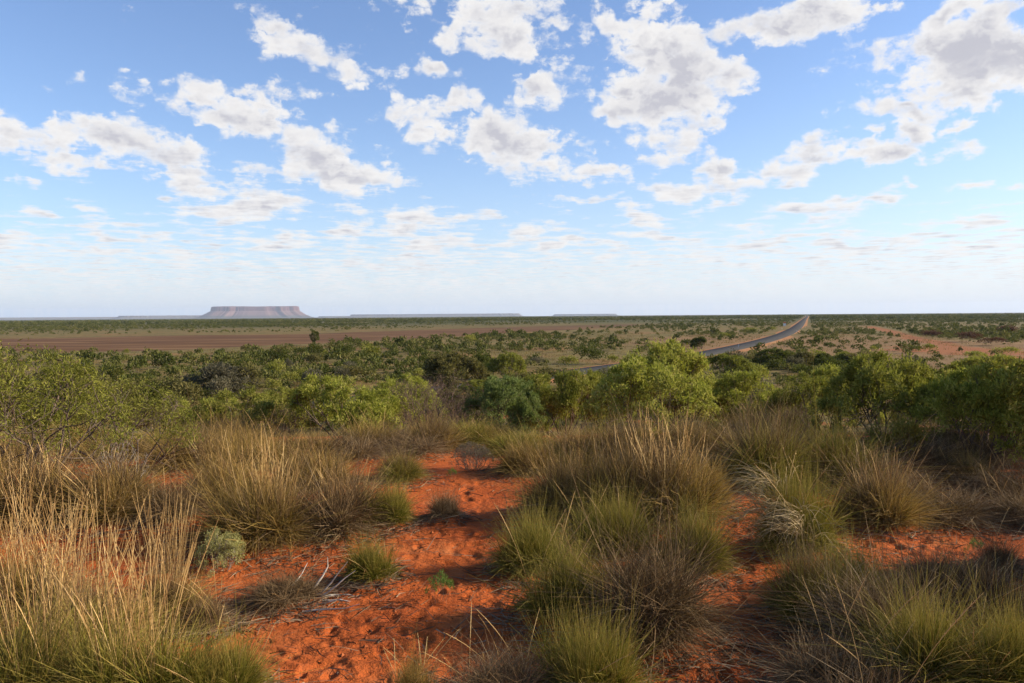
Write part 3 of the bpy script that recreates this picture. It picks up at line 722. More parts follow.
for (px, py, w, lh) in [(868, 492, 90, 34), (905, 508, 70, 26), (950, 520, 80, 26), (1010, 500, 70, 30), (1020, 528, 60, 30), (925, 478, 80, 34), (890, 470, 80, 36)]:
    CLUMPS.append(('grey', px, py, w, lh, lh * 1.5, 1, 'dark tussock in the shade below the large right hand bush'))
SPOTS = []
for (kind, px, py, w, lh, sh, st, lab) in CLUMPS:
    x, y = ground_px(px, py); d = math.hypot(x, y); SPOTS.append((x, y, d, kind, w, lh, sh, st, lab))
    MOUNDS.append((x, y, max(.22, w / F_PX * d * .5), .05 + .02 * (w > 90)))
# the trodden path: footprints pressed into the sand
fr = np.random.default_rng(5)
for (ax, ay, bx, by, n, wid) in [(490, 468, 470, 560, 70, .45), (470, 560, 430, 690, 38, .5), (350, 520, 470, 520, 22, .4), (330, 640, 440, 640, 20, .5), (640, 655, 730, 680, 24, .4), (790, 545, 930, 548, 40, .25), (735, 500, 740, 600, 30, .2), (400, 560, 330, 690, 70, .6)]:
    A = np.array(ground_px(ax, ay)); B = np.array(ground_px(bx, by))
    for k in range(n):
        p = A + (B - A) * fr.uniform(0, 1) + fr.normal(0, wid * .5, 2); an = fr.normal(1.5, .6)
        FOOT.append((p[0], p[1], fr.uniform(.04, .11), fr.uniform(.004, .020), math.cos(an), math.sin(an)))
build_ground(); build_road(); build_hills(); build_haze()

pr = np.random.default_rng(11)
for i, (x, y, d, kind, w, lh, sh, st, lab) in enumerate(SPOTS):
    k = d / F_PX; t = thing('spinifex_clump', lab, 'grass clump', (x, y, gz(x, y) - .015), G_SPIN, pr.uniform(0, 6.28))
    me = TUFT[kind][i % 5]; bw, bh = TSZ[me.name]; ws = w * k / bw * (1.12 if kind == 'grey' else .90); hs = lh * k / bh * .86
    part('leaf_tuft', me, M[TMAT[kind]], t, (ws, ws * pr.uniform(.85, 1.05), hs))
    if (kind == 'gold' or (kind == 'green' and i % 2 and 'bright' not in lab and 'bottom' not in lab)) and w > 60: part('dead_leaves', TUFT['grey'][(i + 2) % 5], M['spin_grey'], t, (ws * .74, ws * .74, hs * .8), 1.0)
    if st == 2: part('seed_stalks', (THIN if d > 8.2 else STALK)[i % 3], M['stalk_brown' if d > 8.2 else 'stalk'], t, (ws * .95, ws * .95, sh * k / .88 * (.72 if d > 8.6 else 1)))
    elif st == 1:
        for q in range(9):
            s_ = sh * k * pr.uniform(.6, 1.1); o = part('seed_stalk', ONE[int(pr.integers(8))], M['stalk'], t, (s_, s_, s_), pr.uniform(0, 6.28)); a_ = pr.uniform(0, 6.28); u_ = w * k * .36 * math.sqrt(pr.uniform(0, 1)); o.location = (math.cos(a_) * u_, math.sin(a_) * u_, 0)
            o.scale = (max(s_, .5), max(s_, .5), s_)
    if 'bleached drooping' in lab and 'below' not in lab:
        t.rotation_euler.z = 0
        o = part('drooping_leaves', DROOP[0], M['bleached'], t, (1, 1, 1.2), 0, .15); o.location.x = -.1
        o = part('drooping_leaves', DROOP[1], M['bleached'], t, (.9, .9, .9), .3, .0); o.location = (-.05, -.3, .1)

# ------------------------------------------------------------------ bushes on the dune slope
SPEC = dict(
    dense=[bush_meshes(300 + i, 1.45, 1.9, 9, (4, 4, 4), 36, (.090, .025), .20, spread=.12, keep=.88) for i in range(4)],
    loose=[bush_meshes(320 + i, 1.4, 1.9, 8, (3, 4, 4), 32, (.095, .026), .22, keep=.85, spread=.12) for i in range(2)],
    leggy=[bush_meshes(345 + i, 1.25, 1.8, 11, (3, 4, 3), 26, (.056, .014), .40, (.15, .95), .13, .85, 5, .022) for i in range(2)],
    twiggy=[bush_meshes(360, 1.2, 1.7, 22, (3, 3, 3), 3, (.03, .008), .3, (.1, .8), keep=.35, rad=.012)])
G_BUSH = 'green bushes on the dune slope'
# foot and crown: x in the photo, distance, crown top y, crown width, build, leaf colour, label
BUSHES = [
 (14, 8.6, 348, 200, 'leggy', 'mid', 'open leggy bush with bare stems at the left edge'),
 (122, 9.6, 380, 140, 'leggy', 'mid', 'low leggy bush leaning right beside the left edge bush'),
 (205, 23, 398, 80, 'dense', 'bright', 'bright low bush above the straw clump at the left'),
 (274, 22, 390, 80, 'dense', 'mid', 'low bush filling the gap left of the bright green round bush'),
 (940, 19, 372, 80, 'dense', 'mid', 'bush filling the dip between the two large right hand bushes'),
 (238, 13.5, 391, 104, 'loose', 'mid', 'loose brownish green bush left of the bright green round bush'),
 (343, 12.8, 377, 112, 'dense', 'bright', 'bright green round bush left of the bare twiggy bush'),
 (398, 24, 378, 90, 'dense', 'bright', 'bright green bush behind the bright round one, touching the bare twiggy bush'),
 (430, 13.6, 373, 104, 'twiggy', 'grey', 'bare purple brown twiggy bush between two green ones'),
 (502, 13.8, 377, 84, 'dense', 'blue', 'blue green bush just right of the bare twiggy bush'),
 (563, 14.5, 372, 92, 'dense', 'mid', 'mid green bush between the blue green and the biggest round bush'),
 (650, 12.8, 362, 128, 'dense', 'bright', 'biggest round bush, olive green, near the centre'),
 (664, 25, 345, 112, 'dense', 'bright', 'tallest yellow green bush rising behind the biggest round bush'),
 (746, 13.8, 372, 92, 'dense', 'bright', 'yellow green bush right of the biggest round bush'),
 (812, 12.6, 374, 84, 'loose', 'mid', 'loose bush with showing brown twigs left of the large right hand bush'),
 (890, 11.6, 356, 128, 'dense', 'mid', 'large right hand bush with a wide spreading top'),
 (980, 10.4, 368, 124, 'dense', 'bright', 'glossy green bush in front, at the right of the large right hand bush'),
 (996, 23, 357, 130, 'dense', 'mid', 'dull green bush behind the glossy green one at the right edge'),
 (604, 30, 374, 60, 'dense', 'mid', 'small bush at the left shoulder of the tallest yellow green bush'),
 (838, 27, 368, 80, 'dense', 'bright', 'low bright bush in the gap left of the large right hand bush'),
 (48, 24, 402, 96, 'dense', 'bright', 'bright bush seen through the bare stems at the left edge'),
 (154, 19, 404, 70, 'loose', 'olive', 'olive bush behind the low leggy bush'),
 (470, 26, 392, 60, 'loose', 'olive', 'olive bush half hidden by the bare twiggy bush'),
 (536, 30, 384, 60, 'dense', 'blue', 'small blue green bush behind the mid green one'),
 (1022, 15, 380, 80, 'loose', 'mid', 'loose bush cut by the right edge'),
 (782, 13.2, 398, 60, 'twiggy', 'grey', 'low bare twigs between the yellow green bush and the loose one'),
 (286, 13.4, 402, 60, 'twiggy', 'grey', 'low bare twigs between the brownish green bush and the bright round one'),
 (380, 12.8, 404, 70, 'twiggy', 'grey', 'low bare twigs under the right edge of the bright round bush'),
 (456, 21, 396, 76, 'twiggy', 'grey', 'second bare twiggy bush, half behind the first'),
 (540, 40, 376, 70, 'dense', 'mid', 'small dark bush in front of the hidden road, centre'),
 (448, 44, 388, 70, 'loose', 'olive', 'olive bush behind both bare twiggy bushes'),
 (640, 44, 366, 60, 'dense', 'mid', 'small bush at the left foot of the tallest yellow green bush'),
]
# bushes just past the right edge: they throw the shade that lies over the right foreground
OUT = [(5.8, 5.0, 1.9, 1.8), (7.0, 9.0, 2.2, 2.3), (9.6, 11.2, 2.4, 3.2)]
for k, (x, y, H, W) in enumerate(OUT):
    me = SPEC['dense'][k % 4]; b0 = size_of(me[1]); z = gz(x, y)
    t = thing('bush', 'bush beyond the right edge of the photo shading the sand', 'bush', (x, y, z - .03), 'shade bushes beyond the right edge', pr.uniform(0, 6.28)); s = (W / b0[0], W / b0[0], H / b0[1])
    part('branches', me[0], M['bark'], t, s); part('foliage', me[1], M['mid'], t, s)
for i, (px, d, ty, w, sp, lc, lab) in enumerate(BUSHES):
    dr = ray(px, 316); kx = d / math.hypot(dr[0], dr[1]); x, y = dr[0] * kx, dr[1] * kx; z = gz(x, y)
    tr = ray(px, ty); H = EYE + tr[2] / math.hypot(tr[0], tr[1]) * d - z
    me = SPEC[sp][i % len(SPEC[sp])]; W = w / F_PX * y
    b0 = size_of(me[1]) if sp != 'twiggy' else size_of(me[0])
    t = thing('bush', lab, 'bush', (x, y, z - .03), G_BUSH, pr.uniform(0, 6.28))
    s = (W / b0[0], W / b0[0], H / b0[1])
    if 'left edge' in lab and sp == 'leggy': s = (s[0], s[0], s[2])
    part('branches', me[0], M['twig' if sp == 'twiggy' else ('bark')], t, s)
    if me[1]: part('foliage', me[1], M[lc], t, s)

# ------------------------------------------------------------------ small plants and dead wood on the sand
def small(name, cat, px, py, w, h, label, build):
    x, y = ground_px(px, py); d = math.hypot(x, y); k = d / F_PX
    t = thing(name, label, cat, (x, y, gz(x, y) - .01)); build(t, w * k, h * k); return t
def sage(t, w, h):
    br, fo = bush_meshes(401, .5, .6, 16, (4, 4), 26, (.03, .012), .05, (.1, 1.35), .06, 1, 3, .006)
    s = (w / 1.02, w / 1.02, h / .62); part('branches', br, M['bark_grey'], t, s); part('foliage', fo, M['sage'], t, s)
small('sage_bush', 'bush', 222, 570, 50, 42, 'pale sage bush, round and grey green, at the left of the red sand', sage)
def herb(t, w, h):
    br, fo = bush_meshes(402, .5, .6, 7, (3, 3), 16, (.05, .018), .08, (.1, 1.0), .07, 1, 3, .006)
    s = (w / 1.0, w / 1.0, h / .6); part('stems', br, M['bark'], t, s); part('foliage', fo, M['herb'], t, s)
small('herb', 'plant', 440, 602, 34, 31, 'tiny bright green herb on the open red sand', herb)
small('herb', 'plant', 975, 554, 16, 15, 'tiny broad leaved seedling on the right sand patch', herb)
small('herb', 'plant', 452, 478, 12, 11, 'tiny green seedling at the far edge of the red sand', herb)
def silver(t, w, h):
    br, fo = bush_meshes(403, .6, .55, 26, (4, 3, 2), 7, (.03, .008), .05, (.1, 1.4), .05, .7, 3, .007)
    s = (w / 1.2, w / 1.2, h / .56); part('branches', br, M['bark'], t, s); part('foliage', fo, M['silver'], t, s)
small('grey_shrub', 'bush', 472, 470, 48, 28, 'small silver grey dead looking shrub at the far end of the red path', silver)
def dead(t, w, h):
    br, _ = bush_meshes(404, .6, .8, 7, (3, 3, 2), 0 or 1, (.02, .006), 5, (.1, .9), .05, 0, 4, .014)
    part('branches', br, M['bark_grey'], t, (w / 1.2, w / 1.2, h / .8))
small('dead_bush', 'bush', 124, 502, 58, 58, 'small bare dead bush with white twigs below the low leggy bush', dead)
def yellow(t, w, h):
    br, fo = bush_meshes(405, .7, .9, 9, (4, 4), 20, (.055, .022), .12, (.1, .9), .1, 1, 3, .008)
    s = (w / 1.4, w / 1.4, h / .92); part('branches', br, M['bark'], t, s); part('foliage', fo, M['yellow'], t, s)
small('yellow_shrub', 'bush', 898, 480, 66, 58, 'small yellow leaved shrub in front of the large right hand bush', yellow)
def sticks(t, w, h):
    r = np.random.default_rng(6)
    for k in range(9):
        a = r.normal(.5, .5); L = r.uniform(.22, .5); p = np.array([r.normal(0, .13), r.normal(0, .08), .02]); P = [p]
        d = np.array([math.cos(a), math.sin(a) * .5, r.uniform(.0, .45)])
        for s in range(4): d = unit(d + r.normal(0, .2, 3)); q = P[-1] + d * L / 4; q[2] = max(q[2], .015); P.append(q)
        P = np.array(P); ra = np.linspace(r.uniform(.006, .011), .002, 5); V, F = tubes(P[:-1], P[1:], ra[:-1], ra[1:], 5)
        part('stick', mesh_np('stick', V, [F], None, True), M['deadwood'], t)
small('dead_sticks', 'dead wood', 326, 600, 70, 36, 'bleached forked sticks lying on the red sand beside the green tuft', sticks)

# ------------------------------------------------------------------ shrubs on the plain
LOD = [lod_arrays(500 + i, 620, .105) for i in range(5)]
LODM = [mesh_np('shrub', v, [f], dict(tint=per(len(t), 4, t))) for v, f, t in LOD]
MIDB = [bush_meshes(520 + i, 1.0, 1.0, 9, (4, 4, 3), 14, (.10, .034), .08, (.2, 1.35), .10) for i in range(2)]
SH = []                                      # x, y of every shrub already set
def shrub(px, py, w, h, lc, lab, group=None, big=False, name='shrub'):
    x, y = plain_px(px, py); d = math.hypot(x, y); k = d / F_PX; SH.append((x, y)); z = gz(x, y) - .05
    rz = pr.uniform(0, 6.28)
    if big:
        t = thing(name, lab, 'shrub', (x, y, z), group, rz); me = MIDB[int(pr.integers(2))]; s = (w * k / 2.05, w * k / 2.05, h * k / 1.03)
        part('branches', me[0], M['bark'], t, s); part('foliage', me[1], M[lc], t, s); return t
    o = new_obj(name, LODM[int(pr.integers(5))], M[lc]); o.location = (x, y, z); o.scale = (w * k / 1.9, w * k / 1.9, h * k); o.rotation_euler.z = rz
    o['label'] = lab; o['category'] = 'shrub'
    if group: o['group'] = group
    return o
for a in [
 (222, 396, 74, 30, 'grey', 'grey olive shrub standing above the gap left of the bright round bush', 1),
 (172, 404, 62, 26, 'olive', 'yellow olive shrub left of the grey olive one'),
 (452, 392, 84, 38, 'olive', 'widest olive grey shrub on the near plain, above the bare twiggy bush', 1),
 (507, 379, 46, 26, 'mid', 'dark green shrub right of the widest olive grey shrub', 1),
 (552, 388, 62, 22, 'olive', 'olive shrub between the dark green shrub and a road glimpse'),
 (646, 373, 40, 16, 'mid', 'green shrub before the road, left of the tallest yellow green bush', 1),
 (676, 369, 40, 15, 'olive', 'olive shrub before the road, behind the tallest yellow green bush', 1),
 (520, 392, 50, 18, 'olive', 'olive shrub before the hidden road, right of the blue green bush', 1),
 (480, 398, 50, 18, 'mid', 'green shrub before the hidden road, above the grey twigs', 1),
 (568, 369, 26, 15, 'mid', 'round green shrub left of the pale verge glimpse in the middle'),
 (592, 364, 42, 19, 'dark', 'dark shrub above the pale verge glimpse in the middle'),
 (612, 364, 18, 10, 'mid', 'small round shrub at the right end of the pale verge glimpse'),
 (345, 380, 72, 15, 'dark', 'long dark low shrub above the bright green round bush'),
 (300, 384, 40, 12, 'dark', 'dark low shrub left of the long dark one'),
 (134, 386, 44, 14, 'dark', 'dark low shrub above the low leggy bush'),
 (82, 384, 20, 12, 'dark', 'small dark shrub seen over the left edge bush'),
 (160, 359, 34, 9, 'dark', 'dark spreading shrub below the brown strip at left'),
 (126, 355, 9, 6, 'mid', 'small round shrub at the near edge of the brown strip, left'),
 (300, 357, 22, 12, 'dark', 'dark shrub left below the lone tree'),
 (322, 358, 15, 9, 'mid', 'green shrub directly below the lone tree'),
 (332, 353, 16, 10, 'olive', 'olive shrub right below the lone tree'),
 (245, 353, 15, 9, 'olive', 'pale olive shrub at the near edge of the brown strip, left of the lone tree'),
 (288, 371, 12, 14, 'grey', 'upright grey shrub on the straw plain'),
 (336, 368, 12, 6, 'mid', 'low green shrub on the straw plain above the long dark one'),
 (428, 348, 20, 10, 'dark', 'dark shrub on the straw plain right of centre strip'),
 (470, 345, 20, 11, 'mid', 'green shrub at the near edge of the brown strip, middle'),
 (700, 349, 24, 12, 'dark', 'dark shrub at the left end of the visible road', 1),
 (688, 347, 12, 8, 'dark', 'small dark shrub beside the one at the left end of the road'),
 (726, 339, 18, 7, 'mid', 'low shrub on the far side of the road bend'),
 (752, 333, 20, 6, 'mid', 'spreading shrub beyond the far verge of the road'),
 (772, 331, 11, 5, 'mid', 'shrub just left of the road sign'),
 (728, 376, 52, 20, 'mid', 'wide dark green shrub just below the near end of the visible road', 1),
 (752, 367, 28, 13, 'olive', 'reddish olive shrub against the near verge of the road'),
 (776, 369, 50, 18, 'dark', 'widest shrub under the road bend', 1),
 (802, 371, 30, 17, 'olive', 'rounded olive shrub right of the widest one under the road bend', 1),
 (824, 373, 22, 17, 'dark', 'dark shrub left of the round one on the bare slope', 1),
 (846, 372, 24, 17, 'mid', 'round olive green shrub on the bare slope', 1),
 (838, 358, 16, 9, 'dark', 'dark shrub above the round one on the bare slope'),
 (872, 342, 8, 5, 'dark', 'small dark shrub on the bare slope right of the road'),
 (874, 352, 11, 6, 'mid', 'bright little shrub in the middle of the bare slope'),
 (912, 354, 22, 9, 'dark', 'dark shrub at the right edge of the bare slope'),
 (930, 352, 16, 9, 'mid', 'shrub by the lower end of the dirt track'),
 (972, 343, 30, 10, 'maroon', 'largest maroon brown shrub in the right distance'),
 (930, 338, 26, 8, 'maroon', 'maroon brown shrub right of the dirt track'),
 (1005, 334, 26, 8, 'maroon', 'maroon brown shrub near the right edge'),
 (990, 346, 26, 8, 'maroon', 'maroon brown shrub below the largest maroon one'),
 (1002, 356, 28, 9, 'mid', 'green shrub in the right distance under the red earth patch'),
 (980, 360, 30, 8, 'mid', 'flat green shrub behind the glossy right hand bush'),
]:
    shrub(a[0], a[1], a[2], a[3], a[4], a[5], None, len(a) > 6)

# lone tree beyond the near plain
def lone_tree():
    x, y = plain_px(315, 346); z = gz(x, y); t = thing('tree', 'lone dark upright tree standing against the brown strip', 'tree', (x, y, z))
    V, F = tubes([[0, 0, -.2], [0, 0, 1.4], [0, 0, 1.6], [.1, 0, 1.5]], [[0, 0, 1.4], [.1, 0, 3.2], [.8, .2, 2.8], [-.6, .1, 2.9]], [.16, .13, .07, .07], [.13, .08, .04, .04], 6)
    part('trunk', mesh_np('trunk', V, [F], None, True), M['bark'], t)
    r = np.random.default_rng(3); n = 900; d = unit(r.normal(size=(n, 3))); p = d * (r.uniform(.5, 1, n) ** .5)[:, None] * np.array([1.35, 1.35, 1.75]) * (1 + .25 * np.sin(d[:, :1] * 5 + d[:, 2:] * 4)) + np.array([0, 0, 3.1])
    V, F = leaves(p, unit(d + r.normal(0, .8, (n, 3))), .42, .26, r); part('crown', mesh_np('crown', V, [F], dict(tint=per(n, 4, np.clip(r.normal(.5, .2, n), 0, 1)))), M['dark'], t)
lone_tree()

# road sign and guide posts
def plain_box(x0, x1, y0, y1, z0, z1):
    V = np.array([[x, y, z] for z in (z0, z1) for y in (y0, y1) for x in (x0, x1)], float)
    return V, np.array([[0, 2, 3, 1], [4, 5, 7, 6], [0, 1, 5, 4], [2, 6, 7, 3], [0, 4, 6, 2], [1, 3, 7, 5]])
def paint(name, c):
    m, g, b = new_mat(name, .5, .4); oc = g.n.new('ShaderNodeTexCoord').outputs['Object']
    g.set(b.inputs['Base Color'], g.mix(g.map(g.noise(oc, 3, 4, .6), .4, .7, 0, .25), c, (.35, .25, .17))); return m
pw, po, ps = paint('white_paint', (.72, .72, .70)), paint('orange_paint', (.62, .16, .05)), paint('galvanised_steel', (.35, .35, .35))
def sign():
    x, y = plain_px(784.6, 327.4); t = thing('road_sign', 'white road sign with an orange top panel beyond the road verge', 'road sign', (x, y, gz(x, y)), None, -.35)
    for sx in (-.6, .6):
        V, F = tubes([[sx, 0, -.2]], [[sx, 0, 3.6]], [.05], [.05], 8); part('post', mesh_np('post', V, [F], None, True), ps, t)
    for (nm, z0, z1, w, mt) in (('lower_panel', 1.0, 2.7, .95, pw), ('top_panel', 2.75, 3.7, .8, po)):
        V, F = plain_box(-w, w, -.1, -.055, z0, z1); part(nm, mesh_np(nm, V, [F]), mt, t)
sign()
PV, PF = plain_box(-.06, .06, -.03, .03, -.2, 1.05); PM = mesh_np('post_body', PV, [PF]); RV, RF = plain_box(-.045, .045, -.036, -.031, .8, .95); RM = mesh_np('reflector', RV, [RF])
for (px, py, lab) in [(738.5, 347.6, 'white guide post on the far verge of the road bend'), (797, 332.6, 'white guide post on the near verge where the road straightens'), (805.3, 328.0, 'white guide post on the near verge beside the straight road'), (782.0, 329.6, 'white guide post on the far verge beside the road sign')]:
    x, y = plain_px(px, py); t = thing('guide_post', lab, 'guide post', (x, y, gz(x, y)), 'guide posts along the road'); part('post_body', PM, pw, t); part('reflector', RM, po, t)

# random scatter over the plain
sr = np.random.default_rng(21); RD = ROAD
def scatter(n, r0, r1, size, dens):
    rr_ = np.sqrt(sr.uniform(r0 ** 2, r1 ** 2, n)); a = sr.uniform(-.72, .72, n); x, y = rr_ * np.sin(a), rr_ * np.cos(a)
    cl = fbm(x / size, y / size, 4, 91) + .5 * fbm(x / (size * .25), y / (size * .25), 2, 95); ok = sr.uniform(0, 1, n) < np.clip(.5 + cl * 3.6, .03, 1) * dens
    x, y = x[ok], y[ok]; rad = np.hypot(x, y)
    pn = np.array([plain_px(*p) for p in PAN_NEAR]); pf = np.array([plain_px(*p) for p in PAN_FAR]); an = np.arctan2(pn[:, 0], pn[:, 1]); azn = np.arctan2(x, y)
    lo_ = np.interp(azn, an, np.hypot(pn[:, 0], pn[:, 1])); hi_ = np.interp(azn, np.arctan2(pf[:, 0], pf[:, 1]), np.hypot(pf[:, 0], pf[:, 1]))
    inpan = (rad > lo_ - 4) & (rad < hi_ * 1.12) & (azn < an[-1])
    bx, by = plain_px(850, 345); bare = (np.hypot((x - bx) / 70, (y - by) / 120) < 1) & (sr.uniform(0, 1, len(x)) < .72)
    pale = (rad > hi_) & (rad < hi_ * 1.5) & (azn < an[-1]) & (sr.uniform(0, 1, len(x)) < .6)
    px = 512 + x / y * F_PX; tree = (np.abs(px - 315) < 16) & (rad > 225) & (rad < 420)
    keep = ~tree & ~inpan & ~bare & ~pale & (line_dist(x, y, RD) > 9.5) & (line_dist(x, y, DIRT) > 5)
    return x[keep], y[keep]
xa, ya = scatter(12000, 62, 420, 45, .9); xb, yb = scatter(26000, 420, 1200, 120, .95); xc, yc = scatter(48000, 1000, 3200, 300, .95); xe, ye = scatter(1100, 60, 150, 25, 1.0); xa = np.concatenate([xa, xe]); ya = np.concatenate([ya, ye]); xd, yd = scatter(16000, 3200, 9500, 700, .95)
# shrubs lining the road's near side
ts = sr.uniform(.42, .93, 130); iR = (ts * (len(ROAD) - 12)).astype(int); PR = ROAD[iR] + np.stack([sr.uniform(11, 26, 130), sr.normal(0, 3, 130)], -1)
xa = np.concatenate([xa, PR[:, 0]]); ya = np.concatenate([ya, PR[:, 1]])
allx = np.concatenate([xa, xb, xc, xd]); ally = np.concatenate([ya, yb, yc, yd]); rad = np.hypot(allx, ally)
N = len(allx); wid = np.where(rad < 1200, np.clip(sr.lognormal(.72, .4, N), .9, 5.2), sr.uniform(3.5, 8.5, N)); hei = wid * sr.uniform(.5, .85, N)
wid = np.where(rad > 3200, wid * 1.7, wid)
hue = sr.uniform(0, 1, N) + .5 * fbm(allx / 90, ally / 90, 2, 44)
vis = np.abs(np.arctan2(allx, ally)) < .60
order = np.argsort(-np.where(vis, wid / rad, 0)); IND = order[:230]; rest = np.setdiff1d(np.arange(N), IND)
zone_lab = {}
def zone(x, y):
    d = ray(512, 316); px = 512 + x / y * F_PX; rd = np.interp(y, ROAD[:, 1], ROAD[:, 0])
    if x > rd + 4: return 'right of the road' if px < 905 else 'in the right distance'
    return 'below the brown strip at left' if px < 330 else ('below the brown strip near centre' if px < 560 else 'just left of the road')
for i in IND:
    x, y = float(allx[i]), float(ally[i]); h = hue[i]
    lc, cn = ('dark', 'dark green') if h < .34 else (('mid', 'mid green') if h < .62 else (('olive', 'dull olive') if h < .84 else ('grey', 'grey green')))
    o = new_obj('shrub', LODM[int(pr.integers(5))], M[lc]); w = float(wid[i]); o.location = (x, y, gz(x, y) - .05); o.scale = (w / 1.9, w / 1.9, float(hei[i])); o.rotation_euler.z = pr.uniform(0, 6.28)
    zn = zone(x, y); o['label'] = 'scattered %s shrub on the plain %s' % (cn, zn); o['category'] = 'shrub'; o['group'] = '%s shrubs on the plain %s' % (cn, zn)
FT = [lod_arrays(560 + i, 70, .28) for i in range(6)]; FF = [lod_arrays(580 + i, 20, .55) for i in range(6)]
for nm, sel, TT, lab in (('shrubland', rest[rad[rest] < 1500], FT, 'green shrubland scattered thinly across the plain'), ('far_shrubland', rest[rad[rest] >= 1500], FF, 'dark shrubland merging into a band before the horizon')):
    Vs, Fs, Ts = [], [], []; o_ = 0; zz = ground_z(allx[sel], ally[sel], False)
    for k in range(6):
        s = np.arange(len(sel))[k::6]; j = sel[s]; v, f, t = TT[k]; a = sr.uniform(0, 6.28, len(j)); ca, sa = np.cos(a)[:, None], np.sin(a)[:, None]
        sc = (wid[j] / 1.9)[:, None]; P = np.stack([(v[None, :, 0] * ca - v[None, :, 1] * sa) * sc + allx[j][:, None], (v[None, :, 0] * sa + v[None, :, 1] * ca) * sc + ally[j][:, None], v[None, :, 2] * hei[j][:, None] + zz[s][:, None] - .05], -1)
        Vs.append(P.reshape(-1, 3)); Fs.append((f[None] + (np.arange(len(j)) * len(v))[:, None, None]).reshape(-1, 4) + o_); o_ += len(j) * len(v)
        Ts.append((np.clip(per(len(t), 4, t)[None, :] * .7 + .5 * (hue[j][:, None] - .35), 0, 1)).ravel())
    M['scrub'] = M.get('scrub') or leaf_mat('leaf_scrub', [(0, (.045, .055, .012)), (.35, (.100, .112, .024)), (.65, (.165, .158, .042)), (1, (.25, .205, .08))], .25, 0)
    ob = new_obj(nm, mesh_np(nm, np.concatenate(Vs), [np.concatenate(Fs)], dict(tint=np.concatenate(Ts))), M['scrub']); ob['kind'] = 'stuff'; ob['label'] = lab

# ------------------------------------------------------------------ uncountable dry grass and litter
def dry_grass():
    r = np.random.default_rng(31); parts = []
    for (n, r0, r1, nb, L, w, jit) in ((1300, 16.0, 62, 26, .38, .008, .16), (9000, 62, 170, 12, .55, .030, .3), (12000, 170, 420, 7, .6, .07, .5)):
        rr_ = np.sqrt(r.uniform(r0 ** 2, r1 ** 2, n)); a = r.uniform(-.70, .70, n); x, y = rr_ * np.sin(a), rr_ * np.cos(a)
        s = 6 if r0 < 60 else 18
        ok = (r.uniform(0, 1, n) < np.clip(.55 + 3 * fbm(x / s, y / s, 3, 61), .05, 1)) & (line_dist(x, y, ROAD[:90]) > 5.5)
        if r0 > 60: 
            pn = np.array([plain_px(*p) for p in PAN_NEAR]); ok &= (np.hypot(x, y) < np.interp(np.arctan2(x, y), np.arctan2(pn[:, 0], pn[:, 1]), np.hypot(pn[:, 0], pn[:, 1])) - 6) | (np.arctan2(x, y) > np.arctan2(pn[-1, 0], pn[-1, 1]))
        if r0 < 60:
            px = 512 + x / y * F_PX; ok &= (y > 13.5) | ((np.abs(px - 470) > 60) & (np.abs(px - 720) > 40))
        x, y = x[ok], y[ok]; n = len(x); z = ground_z(x, y, False); sz = r.uniform(.6, 1.3, n)
        i = np.repeat(np.arange(n), nb); m = len(i); b = np.stack([x[i], y[i], z[i] - .03], -1) + r.normal(0, jit, (m, 3)) * np.array([1, 1, 0])
        d = np.stack([r.normal(0, .4, m), r.normal(0, .4, m), np.ones(m)], -1); bend = r.normal(0, .12, (m, 3))
        v, f, al = blades(b, d, bend, L * sz[i] * r.uniform(.6, 1.2, m), w * r.uniform(.7, 1.3, m), 2, r)
        parts.append((v, f, dict(tint=per(m, 6, np.clip(.5 + .9 * fbm(x / 15, y / 15, 2, 3)[i] + r.normal(0, .2, m), 0, 1)), along=al)))
    V, F, A = join(parts); o = new_obj('dry_grass', mesh_np('dry_grass', V, F, A), M['dry']); o['kind'] = 'stuff'; o['label'] = 'dry straw grass over the dune slope and the plain'
dry_grass()
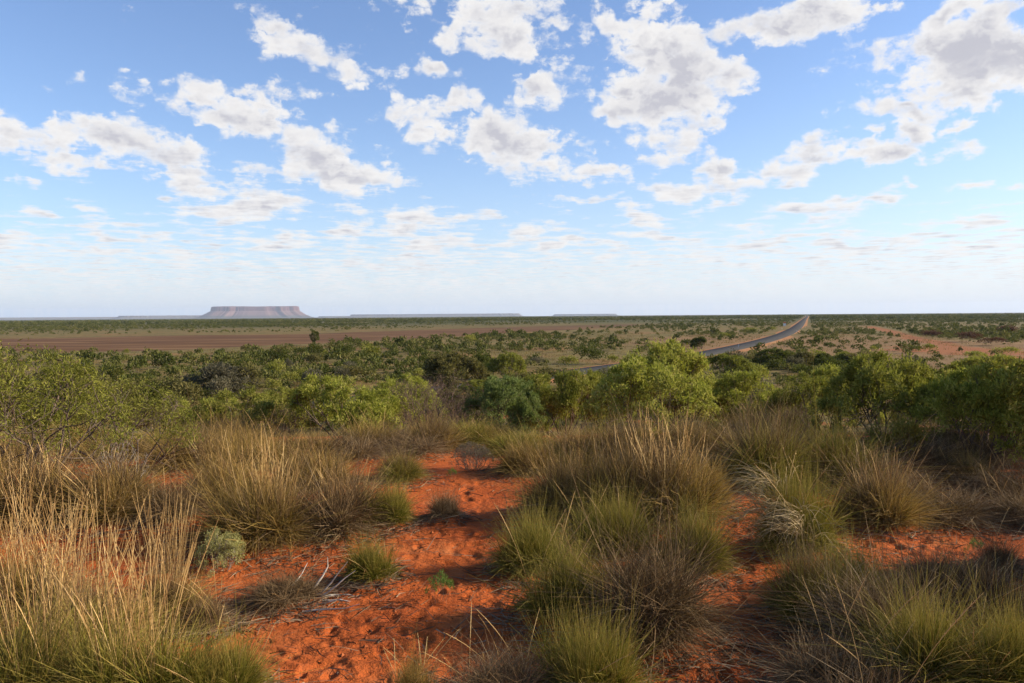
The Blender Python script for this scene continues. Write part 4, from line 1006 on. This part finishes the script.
def litter():
    r = np.random.default_rng(33); P = []
    for (x, y, d, kind, w, lh, sh, st, lab) in SPOTS:
        n = int(240 + w * 4); q = w * d / F_PX * .5; a = r.uniform(0, 6.28, n); u = q * (.75 + np.abs(r.normal(0, .42, n))); P.append(np.stack([x + np.cos(a) * u, y + np.sin(a) * u], -1))
    for (px, py, sd_, n) in ((270, 596, .45, 500), (745, 668, .4, 700), (900, 500, 1.0, 900), (960, 600, .6, 600), (80, 560, .8, 600), (480, 482, .6, 250), (400, 560, 1.0, 500), (420, 640, .7, 400), (740, 540, .7, 400), (850, 545, .7, 350), (840, 690, .5, 500), (300, 548, .5, 300)):
        c = ground_px(px, py); P.append(np.array(c) + r.normal(0, sd_, (n, 2)))
    P = np.concatenate(P); n = len(P); z = ground_z(P[:, 0], P[:, 1]) + .006; a = r.uniform(0, 6.28, n)
    d = np.stack([np.cos(a), np.sin(a), np.abs(r.normal(.05, .2, n))], -1); bend = r.normal(0, .2, (n, 3)); bend[:, 2] = -.08
    V, F, al = blades(np.column_stack([P, z]), d, bend, r.uniform(.04, .2, n), r.uniform(.002, .008, n), 2, r)
    o = new_obj('litter', mesh_np('litter', V, [F], dict(tint=per(n, 6, r.uniform(0, 1, n)), along=al)), M['litter']); o['kind'] = 'stuff'; o['label'] = 'grey twig and leaf litter lying on the sand around the clumps'
litter()

def pebbles():
    r = np.random.default_rng(35); P = []
    for (px, py, sd_, n) in ((400, 560, 1.1, 700), (430, 640, .7, 600), (690, 668, .4, 250), (860, 545, .9, 350), (480, 490, .8, 300), (730, 560, .8, 300)):
        c = ground_px(px, py); P.append(np.array(c) + r.normal(0, sd_, (n, 2)))
    P = np.concatenate(P); n = len(P); z = ground_z(P[:, 0], P[:, 1]); s = r.lognormal(-5.3, .5, n)
    o6 = np.array([[1, 0, 0], [0, 1, 0], [-1, 0, 0], [0, -1, 0], [0, 0, .7], [0, 0, -.7]], float); f8 = np.array([[0, 1, 4], [1, 2, 4], [2, 3, 4], [3, 0, 4], [1, 0, 5], [2, 1, 5], [3, 2, 5], [0, 3, 5]])
    V = (o6[None] * r.uniform(.6, 1.3, (n, 6, 1))) * s[:, None, None] + np.column_stack([P, z + s * .2])[:, None]
    F = (f8[None] + (np.arange(n) * 6)[:, None, None]).reshape(-1, 3)
    m, g, b = new_mat('red_soil_clods', .95, .1); oi = g.attr('tint').outputs['Fac']; g.set(b.inputs['Base Color'], g.ramp(oi, [(0, (.20, .055, .02)), (.7, (.38, .11, .035)), (1, (.16, .10, .07))]))
    o = new_obj('gravel', mesh_np('gravel', V.reshape(-1, 3), [F], dict(tint=per(n, 6, r.uniform(0, 1, n)))), m); o['kind'] = 'stuff'; o['label'] = 'small red clods and grit on the open sand'
pebbles()
